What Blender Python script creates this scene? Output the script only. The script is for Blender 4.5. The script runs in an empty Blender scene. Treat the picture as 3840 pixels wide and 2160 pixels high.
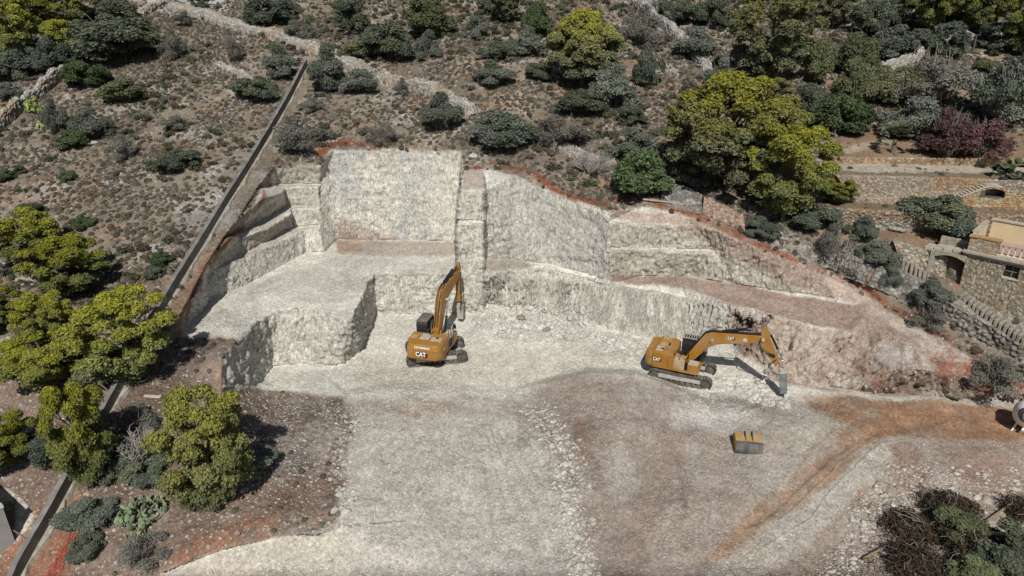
import bpy, math, random
import numpy as np
from mathutils import Vector, Matrix, geometry
from mathutils.bvhtree import BVHTree
random.seed(7); RNG = np.random.default_rng(7)
scene = bpy.context.scene
# ------------------------------------------------------------ camera, sky, sun, exposure
CAMH = 27.0; PITCH = math.radians(23.0); FPX = 1718.0; CX, CY = 1288.0, 724.5
cp, sp = math.cos(PITCH), math.sin(PITCH)
cam_d = bpy.data.cameras.new('camera'); cam = bpy.data.objects.new('camera', cam_d)
scene.collection.objects.link(cam); scene.camera = cam
cam.location = (0, 0, CAMH); cam.rotation_euler = (math.radians(90) - PITCH, 0, 0)
cam_d.sensor_width = 36.0; cam_d.lens = 36.0 * FPX / 2576.0; cam_d.clip_start = 0.5; cam_d.clip_end = 3000
SUN_EL, SUN_AZ = math.radians(47), math.radians(1.0)      # the sun stands high behind the camera
world = bpy.data.worlds.new('World'); scene.world = world; world.use_nodes = True
wn = world.node_tree; bg = wn.nodes['Background']
sky = wn.nodes.new('ShaderNodeTexSky'); sky.sky_type = 'NISHITA'; sky.sun_disc = False
sky.sun_elevation = SUN_EL; sky.sun_rotation = math.pi - SUN_AZ
wn.links.new(sky.outputs[0], bg.inputs[0]); bg.inputs[1].default_value = 0.05
sun_d = bpy.data.lights.new('sun', 'SUN'); sun = bpy.data.objects.new('sun', sun_d); scene.collection.objects.link(sun)
sun_d.energy = 4.7; sun_d.angle = math.radians(0.5); sun_d.color = (1.0, 0.955, 0.89)
sun_dir = Vector((math.sin(SUN_AZ) * math.cos(SUN_EL), math.cos(SUN_AZ) * math.cos(SUN_EL), -math.sin(SUN_EL)))
sun.rotation_euler = sun_dir.to_track_quat('-Z', 'Y').to_euler()
scene.view_settings.view_transform = 'Standard'; scene.view_settings.look = 'None'
scene.view_settings.exposure = -0.1; scene.view_settings.gamma = 1.0
scene.cycles.max_bounces = 4; scene.cycles.diffuse_bounces = 2; scene.cycles.transparent_max_bounces = 4

# ------------------------------------------------------------ noise
def _h(ix, iy, iz, s):
    with np.errstate(over='ignore'):
        n = (ix.astype(np.int64) * 374761393 + iy.astype(np.int64) * 668265263 + iz.astype(np.int64) * 2147483647 + s * 974634777)
        n = (n ^ (n >> 13)) * 1274126177
        n = n ^ (n >> 16)
    return (n & 0xffffff) / float(0xffffff)
def vnoise(x, y, z, s=0):
    ix, iy, iz = np.floor(x), np.floor(y), np.floor(z)
    fx, fy, fz = x - ix, y - iy, z - iz
    fx, fy, fz = [f * f * f * (f * (f * 6 - 15) + 10) for f in (fx, fy, fz)]
    ix, iy, iz = ix.astype(np.int64), iy.astype(np.int64), iz.astype(np.int64)
    r = 0
    for a in (0, 1):
        for b in (0, 1):
            for c in (0, 1):
                w = (fx if a else 1 - fx) * (fy if b else 1 - fy) * (fz if c else 1 - fz)
                r = r + w * _h(ix + a, iy + b, iz + c, s)
    return r * 2 - 1
def fbm(x, y, z, f=1.0, octv=4, s=0, gain=0.5):
    r = 0; a = 1.0; t = 0
    for o in range(octv):
        r = r + a * vnoise(x * f, y * f, z * f, s + o * 17); t += a; a *= gain; f *= 2.03
    return r / t
def ridged(x, y, z, f=1.0, octv=3, s=0):
    r = 0; a = 1.0; t = 0
    for o in range(octv):
        r = r + a * (1 - 2 * np.abs(vnoise(x * f, y * f, z * f, s + o * 13))); t += a; a *= .5; f *= 2.1
    return r / t
def worley(x, y, z, s=0):
    """nearest and second-nearest distances and a random id of the nearest cell"""
    ix, iy, iz = [np.floor(v).astype(np.int64) for v in (x, y, z)]
    d1 = np.full(x.shape, 9.0); d2 = np.full(x.shape, 9.0); idn = np.zeros(x.shape)
    for a in (-1, 0, 1):
        for b in (-1, 0, 1):
            for c in (-1, 0, 1):
                jx, jy, jz = ix + a, iy + b, iz + c
                px_, py_, pz_ = jx + _h(jx, jy, jz, s), jy + _h(jx, jy, jz, s + 1), jz + _h(jx, jy, jz, s + 2)
                d = np.sqrt((px_ - x) ** 2 + (py_ - y) ** 2 + (pz_ - z) ** 2)
                near = d < d1
                d2 = np.where(near, d1, np.minimum(d2, d)); idn = np.where(near, _h(jx, jy, jz, s + 3), idn); d1 = np.where(near, d, d1)
    return d1, d2, idn
def sstep(a, b, x):
    t = np.clip((x - a) / (b - a), 0, 1); return t * t * (3 - 2 * t)

# ------------------------------------------------------------ from survey sightings to the ground
def ray(px, py):
    u = (px - CX) / FPX; v = (py - CY) / FPX
    return u, cp - v * sp, -sp - v * cp            # x, y, z per unit of depth
def hillz(x, y):                                   # the natural slope before it was dug
    return np.where(y < 45, 6 + .39 * (y - 45), 6 + .306 * (y - 45)) + 0.35 * np.sin(x * .11 + 1) * np.sin(y * .09) - 0.9 * sstep(-27, -48, x) * sstep(40, 70, y) - 2.2 * sstep(14, 32, x) * sstep(66, 54, y)
def hill_t(px, py):
    px = np.asarray(px, float); py = np.asarray(py, float)
    dx, dy, dz = ray(px, py)
    t = np.full(px.shape, 8.0)
    for i in range(260):
        z = CAMH + t * dz; x = t * dx; y = t * dy
        g = z - hillz(x, y)
        t = np.where(g > 0.002, np.minimum(t + np.maximum(g, 0.003) * 0.9, 420.0), t)
    return t
def point(px, py, spec):
    dx, dy, dz = ray(px, py)
    if isinstance(spec, str):
        if spec[0] == 'h':
            t = float(hill_t(np.array([px]), np.array([py]))[0]); d = float(spec[1:] or 0); t += d
        else: t = float(spec[1:]) / dy
    else: t = (spec - CAMH) / dz
    return Vector((t * dx, t * dy, CAMH + t * dz)), t

# ------------------------------------------------------------ surveyed breaklines of the dig (sighting x, sighting y, level)
TV = []; TW = []; TE = []; _tv = {}
def tv(p):
    k = (round(p[0], 1), round(p[1], 1))
    if k not in _tv:
        P, t = point(*p); _tv[k] = len(TV); TV.append(Vector((p[0], p[1]))); TW.append(1.0 / t)
    return _tv[k]
def brk(pts, close=False):
    ids = [tv(p) for p in pts]
    for a, b in zip(ids, ids[1:] + (ids[:1] if close else [])): TE.append((a, b))
H = 'h'
# outline of the worked ground
OUT = [(-60,1720,H),(75,1449,H),(110,1380,H),(170,1260,H),(240,1130,H),(345,960,H),(415,850,H),(455,790,'h0.6'),(520,665,'h0.9'),(560,602,'h0.9'),(600,548,'h0.9'),
 (650,470,'h0.9'),(690,418,H),(745,412,H),(804,410,H),(812,390,H),(838,376,H),(900,372,H),(1000,370,H),(1100,373,H),(1164,376,H),(1168,429,H),(1215,424,H),(1226,418,H),
 (1300,438,H),(1400,478,H),(1460,500,H),(1520,522,H),(1620,512,H),(1700,525,H),(1750,540,H),(1840,575,H),(1950,590,H),(2040,560,H),(2050,528,H),
 (2055,505,H),(2060,495,H),(2062,446,H),(2065,432,H),(2070,410,H),(2075,398,H),(2120,330,H),(2350,330,H),(2576,335,H),(3200,340,H),
 (3200,1720,-1.5),(1300,1720,-1.0)]
brk(OUT, True)
# upper quarry: back wall and bench
brk([(848,602,4.5),(940,604,4.5),(1040,606,4.5),(1145,608,4.5)])
brk([(838,376,H),(848,602,4.5)]); brk([(804,410,H),(803,463,10.1),(802,519,8.15),(802,574,6.35),(813,636,4.3)]); brk([(813,636,4.3),(848,602,4.5)])
# stair-cut west of the back wall
brk([(690,418,H),(699,463,10.2)]); brk([(699,463,10.2),(750,462,10.1),(803,463,10.1)])
brk([(716,472,10.1),(760,469,10.1),(802,470,10.0)]); brk([(699,463,10.2),(660,500,H)]); brk([(716,472,10.1),(713,484,10.1),(633,523,H)])
brk([(716,472,10.1),(718,520,8.15)]); brk([(718,520,8.15),(760,518,8.15),(802,519,8.15)])
brk([(718,520,8.15),(667,551,8.1),(593,587,7.9),(575,600,H)])
brk([(733,526,8.1),(765,524,8.1),(802,526,8.0)]); brk([(733,526,8.1),(727,541,8.1),(670,575,7.9),(607,601,7.7),(523,652,7.4)])
brk([(733,526,8.1),(735,571,6.4)]); brk([(735,571,6.4),(802,567,6.35)]); brk([(735,571,6.4),(670,607,6.4),(600,643,6.4),(530,684,6.4)])
brk([(765,577,6.3),(802,574,6.35)]); brk([(765,577,6.3),(700,610,6.3),(620,645,6.3),(521,691,6.3)])
brk([(765,577,6.3),(768,634,4.25)]); brk([(768,634,4.25),(813,636,4.3)]); brk([(768,634,4.25),(700,672,4.2),(620,715,4.2),(528,757,4.2)])
brk([(521,691,6.3),(528,757,4.2)]); brk([(528,757,4.2),(500,790,4.2),(462,826,4.2)]); brk([(512,682,'h1.3'),(493,735,'h1.2'),(466,778,'h1.0'),(446,812,'h0.7')])
brk([(523,652,7.4),(530,684,6.4)])
# lip of the bench
brk([(462,826,4.2),(448,850,4.3),(520,850,4.3),(598,850,4.8),(640,812,4.5),(672,796,4.15),(700,780,4.2),(770,772,4.2),(884,800,4.1),(910,740,4.15),(937,687,4.2),(1050,686,4.15),(1148,686,4.15)])
brk([(560,892,4.9),(598,850,4.8)]); brk([(555,970,3.3),(600,970,2.1),(640,970,.7),(666,945,0),(684,921,0),(780,915,0),(860,916,0),(892,911,0),(905,884,0),(925,838,.1),(946,793,.2),(1050,790,.2),(1150,790,.2),(1214,788,.2)])
brk([(700,780,4.2),(684,921,0)]); brk([(672,796,4.15),(684,921,0)]); brk([(884,800,4.1),(905,884,0)]); brk([(937,687,4.2),(946,793,.2)])
brk([(555,970,3.3),(560,892,4.9)]); brk([(560,892,4.9),(500,930,H),(430,960,H)])
# pillar strip between the great faces
brk([(1148,686,4.15),(1150,790,.2)])
brk([(1145,608,4.5),(1148,686,4.15)]) ; brk([(1164,376,H),(1145,608,4.5)])
brk([(1168,429,H),(1165,429,H)]); 
brk([(1168,429,H),(1157,477,11.3),(1156,482,11.2),(1151,555,8.7),(1150,561,8.6),(1151,686,4.1)])
brk([(1157,477,11.3),(1215,478,11.2)]); brk([(1156,482,11.2),(1216,483,11.2)]); brk([(1151,555,8.7),(1216,556,8.6)]); brk([(1150,561,8.6),(1216,562,8.6)])
brk([(1215,424,H),(1215,478,11.2),(1216,483,11.2),(1216,556,8.6),(1216,562,8.6),(1216,690,4.1),(1214,788,.2)])
brk([(1226,418,H),(1223,480,'y60.8'),(1222,646,4.6),(1222,690,4.2),(1224,762,.8)])
# east great face
brk([(1222,646,4.6),(1300,656,4.5),(1400,668,4.4),(1470,684,4.2),(1529,706,3.9)]); brk([(1222,690,4.2),(1300,676,4.3),(1360,672,4.4),(1425,686,4.1),(1470,700,3.8),(1529,716,3.5)])
brk([(1224,762,.8),(1300,775,.9),(1400,775,1.1),(1480,800,1.1),(1540,835,.6),(1600,848,.4),(1650,856,.3)])
brk([(1530,535,H),(1529,620,'y56.9'),(1529,706,3.9)]); brk([(1529,706,3.9),(1529,716,3.5)]); brk([(1520,522,H),(1530,535,H)])
brk([(1534,690,4.3),(1536,628,6.3),(1520,622,6.35)]) if False else None
brk([(1534,690,4.25),(1536,630,'y56.6'),(1536,622,'y57.2'),(1533,560,'y57.35'),(1533,553,'y57.9'),(1530,535,H)])
brk([(1534,690,4.25),(1620,691,4.2),(1720,694,4.2),(1850,714,4.2),(2000,736,4.2),(2100,752,4.2),(2162,770,4.2)])
brk([(1536,630,'y56.6'),(1640,630,'y56.5'),(1790,634,'y55.8')]); brk([(1536,622,'y57.2'),(1640,623,'y57.1'),(1800,628,'y56.2')])
brk([(1533,560,'y57.35'),(1640,566,'y57.2'),(1738,572,'y56.5')]); brk([(1533,553,'y57.9'),(1640,558,'y57.8'),(1745,566,'y56.8')])
# east bench
brk([(1529,716,3.5),(1640,708,3.8),(1720,722,3.7),(1830,764,3.4),(1950,796,3.2),(2060,822,3.1),(2130,836,3.0),(2190,815,3.6),(2162,770,4.2)])
brk([(1650,856,.3),(1750,862,.2),(1838,842,.5)]); brk([(1830,764,3.4),(1838,842,.5)]); brk([(1838,842,.5),(1850,900,.1),(1930,945,0),(2000,962,0),(2080,975,0),(2160,985,-.1),(2300,994,-.1),(2420,1002,-.2),(2576,1006,-.3),(3200,1010,-.6)])
# upper rim, east
R2 = [(1750,540,H),(1840,590,'y55.0'),(1920,622,'y53.9'),(1990,648,'y53.6'),(2060,672,'y53.4'),(2105,692,'y53.1'),(2150,716,'y52.3'),(2200,748,'y51.2'),(2262,790,'y50.0'),(2330,826,'y48.6'),(2420,872,'y46.8'),(2500,920,'y45.2'),(2576,956,'y44.0'),(3200,1160,'y36')]
brk(R2)
brk([(2162,770,4.2),(2172,800,3.9),(2190,815,3.6),(2260,850,3.0),(2350,880,2.4),(2440,915,1.9),(2520,950,1.3),(2576,972,.9)])
brk([(2130,836,3.0),(2180,885,2.2),(2300,925,1.7),(2420,955,1.2),(2520,975,.7),(2576,985,.5)])
# ground above the rim, lower dry-stone walls, stairs, terraces
W1B = [(1960,622,'y54.4'),(2060,656,'y54.0'),(2120,676,'y53.6'),(2180,702,5.9),(2240,728,5.2),(2300,753,4.5),(2375,802,3.5),(2430,834,2.8),(2500,866,2.1),(2576,912,1.4),(3200,1100,-1)]
W1T = [(1950,590,H),(2060,620,7.7),(2120,640,7.3),(2200,672,6.8),(2255,682,6.5),(2317,709,5.8),(2365,752,5.1),(2395,767,4.9),(2480,815,3.8),(2576,872,2.6),(3200,1060,.2)]
brk(W1B); brk(W1T)
W2B = [(2160,620,7.5),(2270,657,6.6),(2320,675,6.1),(2378,697,5.6)]; W2T = [(2160,590,8.3),(2244,607,8.25),(2300,622,7.8),(2382,646,7.3)]
brk(W2B); brk(W2T); brk([(2382,646,7.3),(2378,697,5.6)]) ; brk([(2160,620,7.5),(2160,590,8.3)])
brk([(2378,697,5.6),(2413,716,5.4),(2457,737,4.8),(2530,768,4.3),(2576,790,4.0),(3200,980,1.0)])
brk([(2382,646,7.3),(2450,650,7.3),(2480,645,7.4),(2600,640,7.5),(3200,660,7.3)])
brk([(2040,560,H),(2110,556,9.2),(2280,572,8.6),(2420,587,8.2),(2576,592,8.1),(3200,600,8)]); brk([(2050,528,H),(2110,529,10.2),(2280,535,10.0),(2420,541,9.85),(2576,545,9.8),(3200,560,9.6)])
brk([(2055,505,H),(2149,506,10.3),(2420,516,10.05),(2576,521,9.95),(3200,535,9.8)]); brk([(2060,495,H),(2149,498,10.6),(2380,504,10.4)])
brk([(2149,494,10.6),(2300,497,10.55),(2450,498,10.5),(2576,505,10.3),(3200,520,10.1)]); brk([(2062,446,H),(2100,443,12.4),(2300,447,12.3),(2450,451,12.2),(2576,458,12.0),(3200,470,11.9)])
brk([(2065,432,H),(2110,431,12.5),(2350,434,12.4),(2576,438,12.3),(3200,450,12.2)]); brk([(2070,410,H),(2110,409,12.6),(2350,414,12.5),(2576,419,12.4),(3200,430,12.3)])
brk([(2075,398,H),(2110,398,13.05),(2350,400,13.1),(2576,403,13.1),(3200,412,13)])
# yard, spoil ridge, ramp and foreground
brk([(870,988,0.1),(940,965,0.0),(1040,958,0),(1180,968,0),(1300,975,0),(1376,951,0),(1480,925,0),(1600,931,0),(1660,948,0),(1722,977,0),(1782,1004,0)])
brk([(870,992,.3),(1000,985,.4),(1180,985,.3),(1300,987,.3),(1380,958,.9),(1480,932,1.5),(1600,938,1.6),(1660,955,1.4),(1720,984,1.0),(1780,1010,.5),(1800,1040,.2)])
brk([(655,978,.5),(700,985,.4),(870,992,.3)]); 
brk([(640,970,.7),(655,978,.5)])
for p in [(1050,900,0),(1300,860,.3),(1400,830,.6),(1300,830,.7),(1500,880,.2),(1700,900,0),(1900,1000,.1),(2100,1050,-.1),(2400,1060,-.3),(2600,1100,-.5),(3000,1100,-.8),
 (1400,1100,.6),(1550,1050,1.0),(1650,1150,.2),(1500,1200,.1),(1250,1100,.2),(1100,1150,0),(1150,1300,-.4),(1200,1449,-.8),(1700,1300,-.2),(2000,1200,-.2),(2300,1300,-.5),(1900,1449,-.9),(2500,1300,-.4),(2576,1449,-.6),
 (450,1000,H),(560,1020,2.6),(700,1060,.9),(820,1100,.3),(440,1100,H),(560,1180,1.0),(700,1200,.3),(350,1250,.5),(540,1290,0),(760,1290,.1),(260,1380,-.2),(840,1200,.1),
 (400,880,H),(470,890,H)]: tv(p)
brk([(400,1440,-1.0),(560,1380,-.6),(680,1350,-.4),(840,1335,-.1)]); brk([(380,1425,-.5),(555,1366,0),(680,1337,.1),(840,1322,.1)])
for p in [(400,1560,-2.2),(600,1449,-1.6),(760,1420,-1.2)]: tv(p)

cv, ce, cf, *_ = geometry.delaunay_2d_cdt(TV, TE, [], 0, 0.01)
_r = geometry.delaunay_2d_cdt(TV, TE, [], 0, 0.01)
orig = _r[3]
cw = np.zeros(len(cv))
def _wat(i):
    if orig[i]: return TW[orig[i][0]]
    return None
miss = []
for i in range(len(cv)):
    w = _wat(i)
    if w is None: miss.append(i); cw[i] = np.nan
    else: cw[i] = w
for i in miss:
    p = cv[i]; d = [((p - TV[k]).length, TW[k]) for k in range(len(TV))]; d.sort(); ws = [(1 / (a + .1), b) for a, b in d[:2]]
    cw[i] = sum(a * b for a, b in ws) / sum(a for a, b in ws)
print('TIN verts', len(TV), 'extra crossings', [(round(cv[i].x), round(cv[i].y)) for i in miss])
CVA = np.array([(v.x, v.y) for v in cv])
def seg_dist(px, py, pts, close=False):
    d = np.full(px.shape, 1e9); pts = list(pts)
    for a, b in zip(pts, pts[1:] + (pts[:1] if close else [])):
        ax, ay, bx, by = a[0], a[1], b[0], b[1]; l = (bx - ax) ** 2 + (by - ay) ** 2 + 1e-9
        t = np.clip(((px - ax) * (bx - ax) + (py - ay) * (by - ay)) / l, 0, 1)
        d = np.minimum(d, np.hypot(px - ax - t * (bx - ax), py - ay - t * (by - ay)))
    return d
def inside(px, py, pts):
    r = np.zeros(px.shape, bool); n = len(pts)
    for i in range(n):
        ax, ay = pts[i][:2]; bx, by = pts[(i + 1) % n][:2]
        if ay == by: continue
        r ^= ((ay > py) != (by > py)) & (px < (bx - ax) * (py - ay) / (by - ay) + ax)
    return r
def sdf(px, py, pts): return seg_dist(px, py, pts, True) * np.where(inside(px, py, pts), 1, -1)   # >0 inside
# ------------------------------------------------------------ the ground sheet
STEP = 2.6
gx = np.concatenate([np.linspace(-3200, -620, 22), np.arange(-600, -42, 18.0), np.arange(-40, 2616, STEP), np.arange(2632, 3200, 18.0), np.linspace(3220, 6000, 22)])
gy = np.concatenate([np.linspace(-420, -60, 16), np.arange(-40, -2, 8.0), np.arange(0, 1470, STEP), np.arange(1480, 1800, 18.0), np.linspace(1830, 4200, 26)])
PX, PY = np.meshgrid(gx, gy); shp = PX.shape
px = PX.ravel(); py = PY.ravel()
W = 1.0 / hill_t(px, py)
isin = np.zeros(px.shape, bool)
okin = inside(px, py, OUT)
for f in cf:
    ids = list(f)
    for k in range(1, len(ids) - 1):
        a, b, c = ids[0], ids[k], ids[k + 1]
        A, B, C = CVA[a], CVA[b], CVA[c]
        den = (B[1] - C[1]) * (A[0] - C[0]) + (C[0] - B[0]) * (A[1] - C[1])
        if abs(den) < 1e-6: continue
        i0, i1 = np.searchsorted(gx, [min(A[0], B[0], C[0]) - .01, max(A[0], B[0], C[0]) + .01])
        j0, j1 = np.searchsorted(gy, [min(A[1], B[1], C[1]) - .01, max(A[1], B[1], C[1]) + .01])
        if i1 <= i0 or j1 <= j0: continue
        sx = PX[j0:j1, i0:i1]; sy = PY[j0:j1, i0:i1]
        la = ((B[1] - C[1]) * (sx - C[0]) + (C[0] - B[0]) * (sy - C[1])) / den
        lb = ((C[1] - A[1]) * (sx - C[0]) + (A[0] - C[0]) * (sy - C[1])) / den
        lc = 1 - la - lb
        m = (la >= -1e-6) & (lb >= -1e-6) & (lc >= -1e-6)
        sub = (np.arange(j0, j1)[:, None] * shp[1] + np.arange(i0, i1)[None, :])[m]
        vals = (la * cw[a] + lb * cw[b] + lc * cw[c])[m]
        ok = okin[sub]
        W[sub[ok]] = vals[ok]; isin[sub[ok]] = True
T = 1.0 / W
# below and beside the survey the yard runs on level towards the camera
dx, dy, dz = ray(px, py)
low = (py > 1700)
T = np.where(low & (dz < 0), np.minimum(T, 1e9), T)
tl = (-1.0 - CAMH) / np.where(dz < 0, dz, -1)
T = np.where(low & (px > 0), tl, T)
X = T * dx; Y = T * dy; Z = CAMH + T * dz
def grid_normals(X, Y, Z):
    P = np.stack([X, Y, Z], -1).reshape(shp + (3,))
    du = np.gradient(P, axis=1); dv = np.gradient(P, axis=0)
    n = np.cross(du, -dv); n /= np.linalg.norm(n, axis=-1, keepdims=True) + 1e-9
    return n.reshape(-1, 3)
N0 = grid_normals(X, Y, Z)
STEEP = sstep(.80, .55, N0[:, 2])
# ------------------------------------------------------------ colour of the ground (what the soil and rock are), relief, and the sheets
wx = px + 9 * fbm(X, Y, Z, .55, 3, 5); wy = py + 7 * fbm(X, Y, Z, .55, 3, 9)
wx2 = px + 26 * fbm(X, Y, Z, .25, 4, 25); wy2 = py + 18 * fbm(X, Y, Z, .25, 4, 29)
def zone(pts, soft=6, big=False):
    x0, y0 = (wx2, wy2) if big else (wx, wy)
    a = np.array([p[:2] for p in pts]); m = (px > a[:, 0].min() - 60) & (px < a[:, 0].max() + 60) & (py > a[:, 1].min() - 60) & (py < a[:, 1].max() + 60)
    r = np.zeros(px.shape); r[m] = sstep(-soft, soft, sdf(x0[m], y0[m], pts)); return r
def line(pts, w, soft=4, big=False):
    x0, y0 = (wx2, wy2) if big else (wx, wy)
    a = np.array(pts)[:, :2]; m = (px > a[:, 0].min() - 80) & (px < a[:, 0].max() + 80) & (py > a[:, 1].min() - 80) & (py < a[:, 1].max() + 80)
    r = np.zeros(px.shape); r[m] = sstep(w + soft, w - soft, seg_dist(x0[m], y0[m], pts)); return r
n1 = fbm(X, Y, Z, .18, 4, 1); n2 = fbm(X, Y, Z, .9, 4, 2); n3 = fbm(X, Y, Z, 3.2, 3, 3); n4 = vnoise(X * 7, Y * 7, Z * 7, 4)
COL = np.zeros((len(px), 3))
def C3(*c): return np.array(c)[None, :]
def mix(c, m):
    global COL
    COL = COL * (1 - m[:, None]) + np.asarray(c) * m[:, None]
# natural hillside: stony grey-brown soil with ochre openings
COL[:] = C3(.195, .165, .128)
mix(C3(.26, .17, .11), sstep(-.05, .45, n1 + .5 * n2) * .75)
mix(C3(.32, .30, .265), sstep(.15, .5, fbm(X, Y, Z, .35, 4, 41) + .5 * n3) * .75)
mix(C3(.155, .135, .105), sstep(.1, .5, fbm(X, Y, Z, .28, 4, 51)) * .55)
SCRUB = np.ones(len(px))                       # where cushion plants grow
WHITE = C3(.565, .545, .48)
PIT = [(448,850),(462,800),(528,655),(600,590),(640,510),(690,425),(745,416),(805,415),(840,380),(1000,376),(1165,380),(1172,432),(1226,424),(1300,444),(1400,486),(1460,506),(1530,536),(1620,520),(1750,548),(1840,598),(1990,656),(2105,700),(2200,756),(2330,834),(2420,880),(2576,962),(3200,1170),(3200,1900),(380,1900),(400,1440),(560,1380),(840,1320),(840,1210),(860,1000),(655,978),(560,975),(565,890),(600,850),(520,850)]
pit = zone(PIT, 5); SCRUB *= 1 - zone(PIT, 3)
mix(WHITE * (1 + .10 * n2[:, None] + .10 * n3[:, None]), pit)
fl = 1 - STEEP
# dusty grey benches
dust = C3(.36, .35, .32)
mix(dust, zone([(455,835),(700,690),(815,640),(850,600),(1145,605),(1148,690),(937,690),(880,800),(770,775),(600,850),(540,870),(450,850)], 5) * sstep(-.5, .35, fbm(X * .5, Y * 1.4, Z, .5, 4, 61)) * .55)
mix(C3(.33, .28, .235), zone([(845,604),(1146,606),(1146,640),(1000,645),(850,640)], 5) * .75)
mix(C3(.30, .21, .16), zone([(845,560),(900,590),(905,635),(860,640),(838,640)], 8, True) * .8)
mix(C3(.22, .17, .14), zone([(450,855),(560,845),(600,855),(560,890),(540,960),(430,975)], 8, True))
for t in ([(523,655),(607,603),(670,577),(727,543),(733,530),(735,570),(670,605),(530,683)], [(521,691),(620,646),(765,578),(802,574),(802,568),(735,572),(670,608),(530,686)], [(716,470),(802,468),(802,462),(700,462),(650,510),(660,520),(713,484)], [(718,520),(802,519),(802,526),(733,526),(670,577),(593,590),(667,551)]):
    mix(C3(.37, .34, .29), zone(t, 2) * .7)
# great faces: bluish and buff staining
STEEP = np.maximum(STEEP, .9 * zone([(1224,690),(1540,716),(1835,768),(1845,845),(1650,856),(1540,832),(1226,762)], 6))
mix(C3(.40, .385, .34), zone([(1240,700),(1540,716),(1835,768),(1845,845),(1650,856),(1240,760)], 8, True) * sstep(-.4, .3, fbm(X * 2.5, Y * .6, Z * .6, .8, 4, 73)) * .9)
STN = sstep(0, .5, fbm(X, Y * .3, Z * .6, .3, 4, 71))
mix(C3(.44, .45, .43), zone([(838,376),(1164,376),(1145,606),(850,600)], 3) * STN * .8)
mix(C3(.36, .29, .245), zone([(850,540),(900,560),(960,590),(1060,606),(848,606)], 6, True) * .7)
mix(C3(.36, .30, .25), zone([(1165,428),(1216,424),(1216,478),(1157,478)], 2) * .8)
mix(C3(.38, .375, .35), zone([(1226,430),(1300,440),(1420,500),(1530,560),(1530,706),(1400,660),(1222,646)], 3) * (.35 + .5 * STN))
mix(C3(.33, .29, .25), zone([(1222,646),(1300,652),(1352,665),(1300,678),(1222,684)], 3) * .9)
mix(C3(.42, .38, .31), zone([(1535,560),(1750,565),(1900,640),(2160,755),(1850,714),(1535,690)], 4) * (.4 + .4 * STN))
mix(C3(.36, .28, .23), zone([(1535,525),(1750,545),(1860,600),(2000,655),(2200,750),(2170,790),(2000,720),(1850,650),(1740,575),(1535,555)], 8, True) * .85)
mix(C3(.27, .205, .165), zone([(2150,772),(2205,754),(2262,796),(2330,834),(2420,880),(2576,962),(2576,1004),(2160,985)], 6, True) * (.65 + .3 * n2))
mix(C3(.24, .09, .055), zone([(2300,900),(2440,900),(2576,968),(2576,985),(2400,985),(2300,960)], 14, True) * .7 * sstep(-.4, .3, n2 + n3))
rough_c = zone([(1850,840),(1860,790),(2160,838),(2250,800),(2576,962),(2576,1004),(2160,985),(1930,950)], 10)
# east bench and the brown rock under it
mix(C3(.265, .20, .165), zone([(1532,690),(1720,694),(1850,714),(2162,770),(2190,815),(2130,836),(2060,822),(1950,796),(1830,764),(1720,722),(1532,712)], 5))
mix(C3(.40, .36, .31), line([(1700,720),(1850,735),(2100,800)], 3, 14, True) * .35)
mix(C3(.40, .375, .33), zone([(1840,842),(1850,780),(1950,800),(2130,836),(2190,815),(2350,880),(2576,972),(2576,1004),(2160,985),(1930,945)], 8, True) * .2)
mix(C3(.275, .205, .16), zone([(1840,850),(1850,775),(1950,798),(2130,830),(2185,850),(2170,960),(2100,975),(1960,960),(1850,900)], 9, True) * (.7 + .3 * sstep(-.3, .4, n1 + n2)))
mix(C3(.265, .20, .16), zone([(2165,780),(2350,880),(2520,960),(2576,990),(2300,990),(2160,980),(2150,850)], 9, True) * .85)
mix(C3(.36, .34, .32), zone([(2210,860),(2330,890),(2400,930),(2300,935),(2190,905)], 9, True) * .6)
mix(C3(.40, .37, .33), zone([(2240,812),(2330,850),(2390,885),(2370,895),(2250,848)], 6, True) * .5 * sstep(-.2, .3, fbm(X * 1.5, Y, Z * .3, 1.2, 3, 75)))
mix(C3(.25, .095, .055), zone([(2330,880),(2420,890),(2576,965),(2576,990),(2440,985),(2380,960)], 12, True) * (.15 + .7 * sstep(-.3, .3, n2 + n3)))
mix(C3(.26, .10, .06), zone([(2170,940),(2240,935),(2250,975),(2170,985)], 12, True) * .6 * sstep(-.3, .3, n2 + n3))
mix(C3(.155, .105, .08), rough_c * sstep(.05, .5, fbm(X * 1.4, Y, Z * .7, .8, 4, 531)) * .6); mix(C3(.40, .36, .31), rough_c * sstep(.1, .5, fbm(X * 1.7, Y, Z * .5, .9, 4, 541)) * .55)
mix(C3(.44, .38, .31), zone([(2150,965),(2260,975),(2576,975),(2576,1003),(2400,1000),(2150,985)], 5, True) * .65 * sstep(-.4, .3, n2))
mix(C3(.19, .13, .105), line([(1930,948),(2080,978),(2300,998),(2576,1010)], 5, 6) * .7)
# red topsoil round the rim
red = C3(.21, .075, .042)
rim = np.maximum(line([(800,392),(838,366),(880,352),(930,366)], 9, 8, True), 0)
rim = np.maximum(rim, line([(940,372),(1160,378)], 2.5, 5, True) * .55)
rim = np.maximum(rim, line([(1168,385),(1166,425)], 4, 3)); rim = np.maximum(rim, line([(1180,424),(1226,412),(1300,428),(1370,458),(1450,492),(1520,515)], 6, 6, True))
rim = np.maximum(rim, line([(1520,520),(1620,508),(1750,536),(1840,582),(1990,648)], 8, 8, True) * .9)
rim = np.maximum(rim, line([(1990,648),(2105,694),(2200,748),(2262,790),(2330,830),(2420,876),(2500,924),(2576,955)], 9, 8, True) * .85)
rim = np.maximum(rim, line([(448,846),(486,752),(508,676),(572,606),(612,566),(660,500),(676,462)], 6, 7) * .85)
rim = np.maximum(rim, line([(575,606),(640,560),(690,512)], 3, 5) * .55)
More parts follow.
